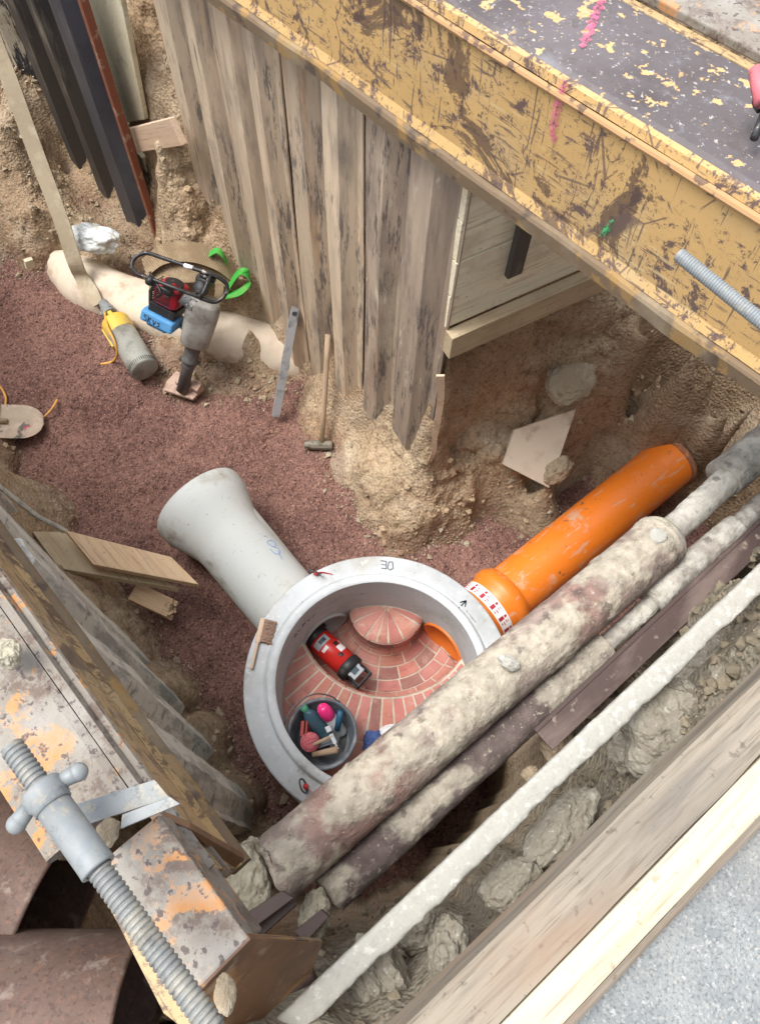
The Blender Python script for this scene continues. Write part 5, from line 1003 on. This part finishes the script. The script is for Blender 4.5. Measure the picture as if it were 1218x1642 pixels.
# engine sits to the left of the body (image), at local -x'
EC = P(272,478,.60); xe = (P(245,470,.60)-EC).normalized(); ME = frame(EC, axr, xe) @ Matrix.Scale(1.2, 4); CS = 1 if (ME.to_3x3() @ Vector((0,1,0))).dot(Vector((0,0,H))-EC) > 0 else -1      # local x towards image left, z along axis
MB().add(box(.15,.16,.12,(-.005,0,.03)), ME).build('engine_cover', m_engred, rm, ME, bevel=.035)
mb = MB()
for k in range(7): mb.add(box(.10,.004,.005,(.01,CS*.081,.0+k*.011)), ME)
for k in range(8): mb.add(box(.004,.12,.004,(.083,0,-.03+k*.014)), ME)
mb.build('cooling_fins', m_blk, rm, ME)
lb_ = MB().add(box(.06,.045,.003,(-.0,CS*.04,.0925)), ME).build('sticker', m_white, rm, ME); MB().add(sphere(.012,8,(1,1,.15)), ME @ Matrix.Translation((.01,CS*.04,.095))).build('green_mark', m_greenspray, lb_, ME)
mb = MB().add(box(.15,.14,.05,(.0,0,-.055)), ME).add(tube([ME @ Vector((.09,-.02,.05)), ME @ Vector((.115,-.01,-.02)), ME @ Vector((.095,.0,-.09))], .014, 10), None, 0, True).add(lathe([(.001,.0),(.05,.0),(.05,.05),(.001,.05)],24), ME @ Matrix.Translation((-.03,.05,.08)), 0, True)
mb.build('engine_block', m_blk, rm, ME, bevel=.008)
MB().add(lathe([(.001,0),(.028,0),(.034,.01),(.034,.03),(.024,.04),(.001,.04)],20), ME @ Matrix.Translation((-.05,.075,.09)), 0, True).build('fuel_cap', m_engred, rm, ME)
bx = MB().add(box(.19,.12,.065,(.005,CS*.035,-.115)), ME).add(box(.12,.08,.03,(.01,CS*.03,-.16)), ME).build('filter_box', m_blue, rm, ME, bevel=.01)
# handwriting on the blue box
fr = [P(249,500,0),P(282,512,0)]
wr = MB()
def face_pt(u_, w_): return ME @ Vector((.005+u_, -.0725, -.155+w_))
# visible side of the box is the one turned up: use the local +z... letters on the local -y and top faces
let = {'S':[(.010,.018),(.002,.020),(0,.014),(.009,.008),(.008,.001),(0,.002)],'k':[(0,.02),(0,0),(0,.009),(.009,.018),(0,.009),(.009,0)],'v':[(0,.016),(.005,0),(.010,.016)],'s':[(.009,.015),(.001,.014),(.009,.006),(.001,.001)]}
def write(mb, word, org, ux, uy, nz, sc=1., wd=.0022, adv=.015):
    for i, ch in enumerate(word):
        pts = [org+ux*(a*sc+i*adv*sc)+uy*(b*sc)+nz*.0015 for a, b in let[ch]]
        for a, b in zip(pts, pts[1:]): mb.add(ribbon([a, b], wd*sc, .0008, (b-a).cross(nz)))
zx, yx, nx_ = ME.to_3x3() @ Vector((-1,0,0)), ME.to_3x3() @ Vector((0,1,0)), ME.to_3x3() @ Vector((0,0,1))
write(wr, 'Skvs', ME @ Vector((.075,CS*.0965,-.135)), (ME.to_3x3() @ Vector((-1,0,0))).normalized(), (ME.to_3x3() @ Vector((0,0,1))).normalized(), (ME.to_3x3() @ Vector((0,CS,0))).normalized(), 2.1); wr.build('handwriting', m_ink, bx, ME)
# recoil / gearbox discs between engine and body
mb = MB()
for (x_,y_,r_) in ((328,450,.05),(322,462,.045)):
    c_ = P(x_,y_,.74); mb.add(lathe([(.001,.035),(r_-.01,.035),(r_,.025),(r_,-.025),(.001,-.03)],32), frame(c_, Vector((-.5,-.2,.9))), 0, True)
mb.add(box(.07,.10,.02), frame(P(302,484,.70), (-.4,-.2,1), axr)); mb.build('gear_cover', m_blk, rm, ME)
for x_,y_ in ((297,476),(306,480),(300,489),(308,492),(320,443),(326,447),(320,455)): MB().add(sphere(.007,6), Matrix.Translation(P(x_,y_,.765)), 0, True).build('bolt_head', m_galv, rm, ME)

# loop handle
hp = [(212,428,.86),(216,414,.88),(234,406,.90),(262,414,.92),(300,427,.93),(330,437,.93),(352,446,.90),(364,458,.86),(360,474,.82),(346,484,.80),(330,481,.82),(305,471,.85),(275,460,.88),(240,446,.88),(222,440,.87)]
MB().add(tube(cr([P(*t) for t in hp],6,True), .0125, 12, closed=True), None, 0, True).build('loop_handle', m_blkm, rm, MR)
MB().add(tube([P(338,442,.92),P(326,470,.86),P(318,478,.84)], .013, 10), None, 0, True).add(tube([P(322,440,.90),P(345,450,.88)], .02, 10), None, 0, True).build('handle_mount', m_blkm, rm, MR)
MB().add(tube(cr([P(236,446,.89),P(246,454,.86),P(262,463,.84),P(276,470,.80)],5), lambda t: .02+.012*math.sin(t*9), 10), None, 0, True).add(tube(cr([P(240,436,.90),P(250,452,.87),P(258,470,.84),P(252,476,.80)],5), .008, 8), None, 0, True).build('throttle_bundle', m_blk, rm, MR)
MB().add(tube([P(296,425.5,.93),P(310,430,.932)], .0135, 12), None, 0, True).build('scuffed_sleeve', m_white, rm, MR)
MB().add(box(.05,.11,.06), frame(P(290,515,.42), axr)).build('bracket_arm', m_castal, rm, ME, bevel=.006)
# ---- slings behind
def sling(name, label, pts, w, m, wd=(0,0,1), cat='lifting sling', grp=None, th=.007):
    q = cr([P(*t) for t in pts], 8); return tag(MB().add(ribbon(q, w, th, wd), None, 0, False).build(name, m, None, Matrix.Translation(q[0])), label, cat, grp)
sling('lifting_sling', 'dirty brown webbing sling lying folded behind the rammer, upper fold', [(232,430,.55),(262,408,.66),(305,404,.68),(350,418,.62),(378,440,.52)], .13, m_web, wd=(.5,.65,.45), grp='dirty brown slings behind the rammer')
sling('lifting_sling', 'dirty brown webbing sling running straight towards the green loop', [(238,446,.50),(280,436,.58),(340,436,.56),(388,452,.46)], .15, m_web, wd=(.5,.65,.45), grp='dirty brown slings behind the rammer')
sling('lifting_sling', 'dirty brown webbing strip hanging down behind the rammer crankcase', [(352,455,.56),(350,480,.48),(342,508,.36),(332,524,.28)], .055, m_web, wd=(1,-.6,0), grp='dirty brown slings behind the rammer')
sling('green_loop', 'bright green webbing loop at the end of the sling, foot of the pile wall', [(362,474,.50),(385,468,.52),(400,452,.56),(394,438,.60),(382,438,.58),(368,458,.52),(364,470,.48)], .085, m_green, wd=(.56,.93,-.32), th=.004, grp='green sling loops')
sling('green_loop', 'small dull green webbing loop behind the upper sling fold', [(336,408,.66),(348,402,.70),(358,410,.68),(364,422,.62)], .05, m_green, wd=(.56,.93,-.1), grp='green sling loops')
# ---- submersible pump
a = P(233,594,.115); b = P(182,512,.12); axp = (b-a); Lp = axp.length; MP = frame(a, axp, (0,0,1)); rr = .098
pu = thing('submersible_pump', 'grey and yellow submersible pump lying on the red gravel', 'pump', (a.x,a.y,0))
MB().add(lathe([(.001,0),(rr-.01,0),(rr,.008),(rr+.002,.012),(rr+.002,.05),(rr-.001,.055),(rr-.001,Lp*.70),(.001,Lp*.70)],48), MP, 0, True).build('motor_casing', m_pumpgray, pu, MP)
mb = MB()
for k in range(44):
    t = 2*math.pi*k/44; Mk = MP @ Matrix.Rotation(t,4,'Z'); mb.add(box(.004,.005,.034,(rr+.002,0,.031)), Mk)
mb.build('intake_slots', m_blk, pu, MP)
MB().add(lathe([(rr-.003,Lp*.695),(rr+.002,Lp*.70),(rr+.002,Lp*.93),(rr-.006,Lp*.95),(.03,Lp*.96),(.001,Lp*.96)],48), MP, 0, True).add(box(.05,.07,Lp*.34,(-.02,0,0)), MP @ Matrix.Translation(MP.to_3x3().inverted() @ (P(188,540,.12)-P(205,535,.12))+Vector((0,0,Lp*.72))), 0, False).build('pump_head', m_yelp, pu, MP, bevel=.004)
MB().add(lathe([(.026,Lp*.95),(.03,Lp*.98),(.028,Lp*1.12),(.001,Lp*1.12)],24), MP, 0, True).add(box(.012,.03,Lp*.16,(.035,0,Lp*1.02)), MP).add(box(.012,.03,Lp*.16,(-.035,0,Lp*1.02)), MP).build('outlet_neck', m_yelp, pu, MP, bevel=.003)
cpl = MB().add(lathe([(.03,Lp*1.10),(.052,Lp*1.10),(.054,Lp*1.13),(.048,Lp*1.15),(.048,Lp*1.20),(.044,Lp*1.23),(.036,Lp*1.25),(.034,Lp*1.34),(.001,Lp*1.34)],32), MP, 0, True)
for k in range(3): cpl.add(box(.016,.02,.03,(.048,0,Lp*1.17)), MP @ Matrix.Rotation(k*2.1+.5,4,'Z'))
cpl.build('hose_coupling', m_galv, pu, MP)
MB().add(tube(cr([P(168,500,.17),P(172,522,.22),P(184,548,.20),P(188,568,.12),P(180,580,.03),P(162,584,.02)],7), .009, 10), None, 0, True).build('power_cable', m_cable, pu, MP)
hs_ = cr([P(158,488,.13),P(146,468,.16),P(132,446,.20),P(120,420,.32),P(98,352,.55),P(60,250,.85),P(20,140,1.18),P(-10,60,1.4),P(-40,-40,1.7)], 8)
tag(MB().add(ribbon(hs_, lambda t: .07+.035*min(1,t*9), .012, lambda t: Vector((.78,-.63,.15*math.sin(t*7)))), None, 0, False).build('flat_hose', m_hose, None, Matrix.Translation(hs_[0])), 'dirty beige lay-flat hose rising from the pump to the top left', 'hose')
# ---- cables and shovel
def cable(lb, pts, r=.008): q = cr([P(*t) for t in pts], 8); tag(MB().add(tube(q, r, 10), None, 0, True).build('yellow_cable', m_cable, None, Matrix.Translation(q[0])), lb, 'cable', 'yellow cable ends by the shovel')
cable('yellow cable curving out of the gravel above the shovel, left edge', [(-12,610,.03),(2,622,.035),(10,640,.04),(6,662,.03)]); cable('short yellow cable sticking out to the right of the shovel blade', [(62,676,.03),(76,664,.045),(86,652,.05),(92,641,.04)])
sh = thing('shovel', 'muddy pointed shovel lying at the left photo edge', 'shovel', P(35,680,0))
nu, nv = 24, 16; v=[]; f=[]; c0 = P(-2,677,.10); c1 = P(72,682,.05); du = c1-c0; Lu = du.length; Ms = frame(c0, (0.05,-.1,1), du)
for i in range(nu+1):
    u_ = i/nu; w_ = .125*(1 if u_ < .45 else math.sqrt(max(0,1-((u_-.45)/.55)**2.4)))+.001
    for j in range(nv+1):
        s_ = j/nv*2-1; z_ = .022*s_*s_-.03*(u_-.4)**2+.012*math.exp(-(s_*5)**2)*(1-u_); v.append((u_*Lu, s_*w_, z_))
for i in range(nu):
    for j in range(nv): k=i*(nv+1)+j; f.append((k,k+nv+1,k+nv+2,k+1))
o = MB().add((v,f), Ms, 0, True).build('shovel_blade', m_blade, sh, Ms); md = o.modifiers.new('s','SOLIDIFY'); md.thickness=.004
MB().add(tube([Ms @ Vector((.06,0,.012)), Ms @ Vector((-.05,0,.03)), Ms @ Vector((-.9,0,.12))], .018, 14), None, 0, True).build('shovel_shaft', m_handle, sh, Ms)
# ---- white bag
o = clod('plastic_bundle', 'white plastic sheet bundle lying in the earth near the flat hose', P(150,384,.32), (.17,.10,.085), m_bag, 41, .3, 44, 'plastic bundle', rot=-.95, fl=.7)
me = o.data; me.polygons.foreach_set('use_smooth', [True]*len(me.polygons))
# ---- spirit level
a, b = P(442,667,.02), P(476,480,.715); M = frame(a, b-a, Vector((1,-.5,0))); L = (b-a).length
lv = thing('spirit_level', 'scratched grey spirit level leaning upright against the piles', 'spirit level', a)
MB().add(box(.052,.008,L,(0,-.010,L/2)), M).add(box(.052,.008,L,(0,.010,L/2)), M).add(box(.040,.014,L-.02,(0,0,L/2)), M).build('level_body', m_alu, lv, M, bevel=.001)
MB().add(lathe([(.006,.0),(.013,0),(.013,.004),(.006,.004)],20), M @ Matrix.Translation((.0,0,L-.09)) @ Matrix.Rotation(R(90),4,'Y') @ Matrix.Translation((0,0,.022)), 0, True).add(lathe([(.001,.014),(.014,.014),(.016,.016)],20), M @ Matrix.Translation((0,.0,L-.09)) @ Matrix.Rotation(R(90),4,'X'), 0, True).build('end_vial', m_dark, lv, M)
MB().add(box(.03,.02,.05,(.014,0,L*.45)), M).build('centre_vial', m_green, lv, M, bevel=.004)
MB().add(box(.054,.03,.012,(0,0,L-.004)), M).build('end_cap', m_blk, lv, M, bevel=.002)
# ---- sledgehammer
a, b = P(516,712,.06), P(526,536,.70); M = frame(a, b-a, (P(488,712,.06)-P(532,714,.06)))
hm = thing('sledgehammer', 'sledgehammer standing head down on the gravel, wooden handle against the piles', 'hammer', a)
MB().add(tube([a-(b-a)*.05, a+(b-a)*.3, a+(b-a)*.8, b], lambda t: .0165+.002*t, 14), None, 0, True).build('hammer_handle', m_handle, hm, M)
hx, he = P(488,713,.05), P(533,714,.05); Mh = frame(hx, he-hx, (0,0,1)); Lh = (he-hx).length
v, f = lathe([(.001,0),(.022,.0),(.030,.03),(.034,.07),(.034,Lh-.01),(.030,Lh),(.001,Lh)], 8); MB().add((v,f), Mh @ Matrix.Rotation(R(22.5),4,'Z')).build('hammer_head', m_forged, hm, Mh, bevel=.003)
# ================================================================== inside the manhole
# bucket
bz = .42; c = P(513,1172,bz+.23); c = Vector((c.x, c.y, bz)); bk = thing('mortar_bucket', 'black mortar bucket with wire handle holding tools, on the brick bench', 'bucket', c)
T = Matrix.Translation(c) @ Matrix.Rotation(R(4),4,'X')
MB().add(lathe([(.001,.0),(.118,.0),(.122,.01),(.160,.222),(.170,.226),(.172,.236),(.166,.242),(.158,.238),(.153,.222),(.116,.012),(.001,.010)],64), T, 0, True).build('bucket_body', m_bucket, bk, T)
hw = [Vector((-.172,.0,.20)), Vector((-.178,.04,.235)), Vector((-.15,.115,.26)), Vector((-.08,.168,.268)), Vector((0,.185,.27)), Vector((.08,.168,.268)), Vector((.15,.115,.26)), Vector((.178,.04,.235)), Vector((.172,0,.20))]
rotz = Matrix.Rotation(R(25),4,'Z'); MB().add(tube(cr([T @ rotz @ q for q in hw],5), .0035, 8), None, 0, True).add(sphere(.012,8), T @ rotz @ Matrix.Translation((-.17,0,.205)), 0, True).add(sphere(.012,8), T @ rotz @ Matrix.Translation((.17,0,.205)), 0, True).build('wire_handle', m_wire, bk, T)
MB().add(lathe([(.001,.07),(.125,.07)],32), T, 0, True).build('rubble_bed', m_blk, bk, T)
Z1 = bz
def PB(px, py, z): return P(px, py, Z1+z)
# bottle
a, b = PB(522,1178,.10), PB(488,1136,.24); M = frame(a, b-a); L = (b-a).length
bt = thing('water_bottle', 'blue-tinted plastic bottle with green cap in the bucket', 'bottle', a)
MB().add(lathe([(.001,-.03),(.036,-.03),(.041,-.02),(.041,.02),(.039,.03),(.041,.05),(.041,L*.62),(.034,L*.78),(.018,L*.92),(.013,L*.95),(.001,L*.95)],40), M, 0, True).build('bottle_body', m_botblue, bt, M)
MB().add(lathe([(.017,L*.93),(.018,L*.95),(.018,L*1.07),(.001,L*1.07)],24), M, 0, True).build('bottle_cap', m_capg, bt, M)
# spray can with pink cap
a, b = PB(545,1170,.10), PB(519,1138,.25); M = frame(a, b-a); L = (b-a).length
sc_ = thing('spray_can', 'marking spray can with hot pink cap in the bucket', 'spray can', a)
MB().add(lathe([(.001,-.02),(.030,-.02),(.032,-.014),(.032,L*.72),(.001,L*.72)],40), M, 0, True).build('can_body', m_grayp, sc_, M)
MB().add(lathe([(.033,L*.68),(.035,L*.7),(.0355,L*.92),(.030,L*1.08),(.018,L*1.16),(.010,L*1.16),(.009,L*1.06),(.001,L*1.06)],40), M, 0, True).build('can_cap', m_hotpink, sc_, M)
# others
a, b = PB(540,1170,.16), PB(546,1140,.24); M = frame(a, b-a); L=(b-a).length
gp = thing('trowel', 'trowel with petrol blue grip standing in the bucket', 'trowel', a); MB().add(tube([a, a*.5+b*.5, b], lambda t: .014+.003*math.sin(t*3.1), 12), None, 0, True).build('grip', m_navy, gp, M); MB().add(box(.05,.003,.12,(0,0,-.06)), M).build('trowel_blade', m_alu, gp, M)
v, f = sphere(.045, 20, (1,1,.8)); c_ = PB(497,1190,.19); sb = MB().add((v,f), Matrix.Translation(c_), 0, True)
for k in range(26):
    ax_ = Vector((RNG.normal(),RNG.normal(),RNG.normal())).normalized(); Mk = frame(c_, ax_); pts = [Mk @ Vector((.0465*math.cos(t), .0465*math.sin(t), 0)) for t in np.linspace(0,6.283,25)[:-1]]; sb.add(tube(pts, .0022, 5, closed=True), None, 0, True)
tag(sb.build('string_ball', m_string, None, Matrix.Translation(c_)), 'ball of pink mason string in the bucket', 'ball of string')
M = frame(PB(486,1169,.19), (-.2,.1,1), (1,-.9,.2)); mb = MB().add(box(.018,.075,.04,(0,0,0)), M).add(box(.01,.075,.05,(.022,0,0)), M); tag(mb.build('brick_scraper', m_redh, None, M, bevel=.003), 'dull red scraper block at the left inside of the bucket', 'scraper')
# mason hammer: head and handle
a, b = PB(500,1195,.22), PB(533,1180,.24); M = frame(a, b-a); mh = thing('mason_hammer', 'small steel hammer lying across the bucket rim', 'hammer', b)
MB().add(tube([a, b], .009, 12), None, 0, True).build('hammer_handle', m_handle, mh, M)
a2, b2 = PB(525,1166,.245), PB(541,1200,.225); Mh = frame(a2, b2-a2, (0,0,1)); Lh=(b2-a2).length; MB().add(box(.022,.022,Lh*.45,(0,0,Lh*.55)), Mh).add(box(.028,.028,.03,(0,0,.01)), Mh).add(box(.024,.010,Lh*.3,(0,0,Lh*.9)), Mh).build('hammer_head', m_alu, mh, Mh, bevel=.003)
a, b = PB(502,1210,.18), PB(541,1202,.24); tag(MB().add(tube([a, a*.5+b*.5, b], lambda t: .014+.003*t, 16), None, 0, True).build('wooden_handle', m_handle, None, frame(a, b-a)), 'thick round wooden handle end at the lower rim of the bucket', 'tool handle')
a, b = PB(494,1200,.17), PB(530,1187,.20); M = frame(a, (0,0,1), b-a); tag(MB().add(box((b-a).length,.03,.006,((b-a).length/2,0,0)), M).build('jointing_iron', m_wire, None, M, bevel=.001), 'dark flat jointing iron between string ball and wooden handle', 'jointing iron')
# laser
a, b = P(503,1018,.315), P(577,1086,.325); M = frame(a, b-a, (0,0,1)); L = (b-a).length; r = .071
ls = thing('pipe_laser', 'red pipe laser with black control end lying in the brick channel', 'pipe laser', a)
bo = MB().add(lathe([(.001,.03),(r-.006,.03),(r-.004,.04),(r,.045),(r,L*.72),(.001,L*.72)],56), M, 0, True).build('laser_housing', m_red, ls, M)
MB().add(lathe([(.001,-.02),(r-.02,-.02),(r-.012,-.014),(r+.002,.0),(r+.003,.034),(r-.004,.044)],56), M, 0, True).add(box(.012,.03,.03,(r,0,-.0)), M).add(box(.012,.03,.03,(0,r,-.0)), M).add(box(.012,.03,.03,(0,-r,.0)), M).build('front_ring', m_blk, ls, M)
MB().add(lathe([(r+.001,L*.70),(r+.006,L*.72),(r+.006,L*.84),(r-.006,L*.86),(.001,L*.86)],56), M, 0, True).build('rear_collar', m_blk, ls, M)
pm_ = M @ Matrix.Translation((.045,0,L*.86)) ; MB().add(box(.012,.085,.075,(.0,0,.01)), pm_ @ Matrix.Rotation(R(-12),4,'Y')).build('control_panel', m_grayp, ls, M, bevel=.005)
mb = MB().add(box(.003,.04,.028,(.0075,0,.014)), pm_ @ Matrix.Rotation(R(-12),4,'Y')); cpn = mb.build('display', m_screen, ls, M)
mb = MB()
for k in range(6): mb.add(box(.004,.010,.009,(.0075,-.03+.012*k,-.016)), pm_ @ Matrix.Rotation(R(-12),4,'Y'))
mb.build('keypad', m_blk, ls, M)
hp = [(.05,-.045,L*.90),(.052,-.048,L*1.10),(.05,.048,L*1.10),(.05,.045,L*.90)]
MB().add(tube([M @ Vector(q) for q in hp], .008, 10), None, 0, True).add(tube([M @ Vector((-.02,-.05,L*.86)), M @ Vector((-.02,-.052,L*1.08)), M @ Vector((-.02,.052,L*1.08)), M @ Vector((-.02,.05,L*.86))], .008, 10), None, 0, True).add(tube([M @ Vector((.05,-.046,L*1.10)), M @ Vector((-.02,-.05,L*1.08))], .008, 10), None, 0, True).add(tube([M @ Vector((.05,.046,L*1.10)), M @ Vector((-.02,.05,L*1.08))], .008, 10), None, 0, True).build('carry_frame', m_blk, ls, M)
def wrap(par, nm, m, z0, z1, a0, a1, rr):
    v=[]; f=[]; n=10
    for i in range(n+1):
        t=a0+(a1-a0)*i/n
        for z_ in (z0,z1): v.append(M @ Vector((rr*math.cos(t), rr*math.sin(t), z_)))
    for i in range(n): f.append((2*i,2*i+2,2*i+3,2*i+1))
    return MB().add((v,f),None,0,True).build(nm, m, par, M)
wrap(bo,'silver_label',m_grayp,.055,.10,-.5,.9,r+.0012); wrap(bo,'white_label',m_white,.155,.195,-.9,-.3,r+.0012); wrap(bo,'white_label',m_white,.11,.13,.1,.7,r+.0012); wrap(bo,'black_label',m_blk,.125,.15,-.75,-.35,r+.0013); wrap(bo,'black_label',m_screen,.065,.088,-.25,.35,r+.0018)
mb = MB()
for k,(z_,t_) in enumerate([(.13+.008*i,-1.05) for i in range(8)]):
    p0 = M @ Vector(((r+.0015)*math.cos(t_),(r+.0015)*math.sin(t_),z_)); p1 = M @ Vector(((r+.0015)*math.cos(t_+.12),(r+.0015)*math.sin(t_+.12),z_+.003)); mb.add(tube([p0,p1],.0016,5))
mb.build('lettering', m_white, bo, M)
MB().add(lathe([(.001,.003),(.010,.003),(.014,0)],20), M @ Matrix.Rotation(R(-8),4,'Z') @ Matrix.Translation((r,0,L*.58)) @ Matrix.Rotation(R(90),4,'Y'), 0, True).build('vent_plug', m_blk, bo, M)
# cloth and white lid half hidden by the thick pipe
c_ = P(622,1195,.42); clod('blue_cloth', 'crumpled blue cloth on the bricks beside the thick pipe', P(598,1196,.44), (.062,.042,.04), m_cloth, 51, .4, 30, 'cloth', rot=.9)
c_ = P(628,1190,.43); tag(MB().add(lathe([(.001,.004),(.07,.004),(.082,.012),(.086,.018),(.088,.014),(.082,.004),(.001,-.002)],48), Matrix.Translation(c_), 0, True).build('white_lid', m_white, None, Matrix.Translation(c_)), 'round white lid under the cloth, mostly hidden by the thick pipe', 'lid')
# hand brush on the rim
a, b = P(403,1073,RZ+.015), P(421,992,RZ+.03); M = frame(a, (0,0,1), b-a); L = (b-a).length
hb = thing('hand_brush', 'wooden hand brush lying on the left of the manhole rim', 'brush', a)
MB().add(box(L*.55,.016,.02,(L*.275,0,0)), M).add(box(L*.5,.026,.024,(L*.77,0,.0)), M).build('brush_wood', m_pink, hb, M, bevel=.006)
v=[]; f=[]; mb = MB()
for i in range(40):
    for j in range(3):
        x_ = L*.55+i*(L*.46/40); sp_ = RNG.uniform(-.006,.006); ln_ = RNG.uniform(.05,.062)
        mb.add(ribbon([M @ Vector((x_,-.012,.008-.008*j)), M @ Vector((x_+sp_,-.012-ln_*.5,.006-.008*j)), M @ Vector((x_+2*sp_-.004,-.012-ln_,-.004-.006*j))], .004, .003, M.to_3x3() @ Vector((1,0,0))))
mb.build('bristles', m_bristle, hb, M)
# ================================================================== camera, light, render
cam = bpy.data.cameras.new('camera'); co = bpy.data.objects.new('camera', cam); COL.objects.link(co)
Mc = Matrix(((VX.x, -VX.y, -VX.z, 0), (UY.x, -UY.y, -UY.z, 0), (UP.x, -UP.y, -UP.z, H), (0,0,0,1)))
co.matrix_world = Mc; cam.sensor_width = 36; cam.sensor_fit = 'VERTICAL'; cam.sensor_height = 36; cam.lens = 36*FP/1642; cam.clip_start = .02; cam.clip_end = 500
bpy.context.scene.camera = co
w = bpy.data.worlds.new('World'); bpy.context.scene.world = w; w.use_nodes = True; nt = w.node_tree
sky = nt.nodes.new('ShaderNodeTexSky'); sky.sky_type = 'NISHITA'; sky.sun_disc = False
SD = Vector((-.30, .28, 1)).normalized()                  # towards the sun
el = math.asin(SD.z); sky.sun_elevation = el; sky.sun_rotation = math.atan2(SD.x, SD.y); sky.dust_density = 3; sky.ozone_density = 1
hs = nt.nodes.new('ShaderNodeHueSaturation'); hs.inputs['Saturation'].default_value = .35
nt.links.new(sky.outputs[0], hs.inputs['Color']); nt.links.new(hs.outputs[0], nt.nodes['Background'].inputs['Color']); nt.nodes['Background'].inputs['Strength'].default_value = .15
sl = bpy.data.lights.new('sun', 'SUN'); sl.energy = 1.5; sl.angle = R(28); sl.color = (1,.975,.94); so = bpy.data.objects.new('sun', sl); COL.objects.link(so)
so.rotation_euler = SD.to_track_quat('Z', 'Y').to_euler()
sc = bpy.context.scene
sc.view_settings.view_transform = 'Standard'; sc.view_settings.look = 'None'; sc.view_settings.gamma = 1; sc.view_settings.exposure = 1.2
sc.cycles.max_bounces = 8; sc.cycles.diffuse_bounces = 6; sc.cycles.glossy_bounces = 3
sc.cycles.use_denoising = True
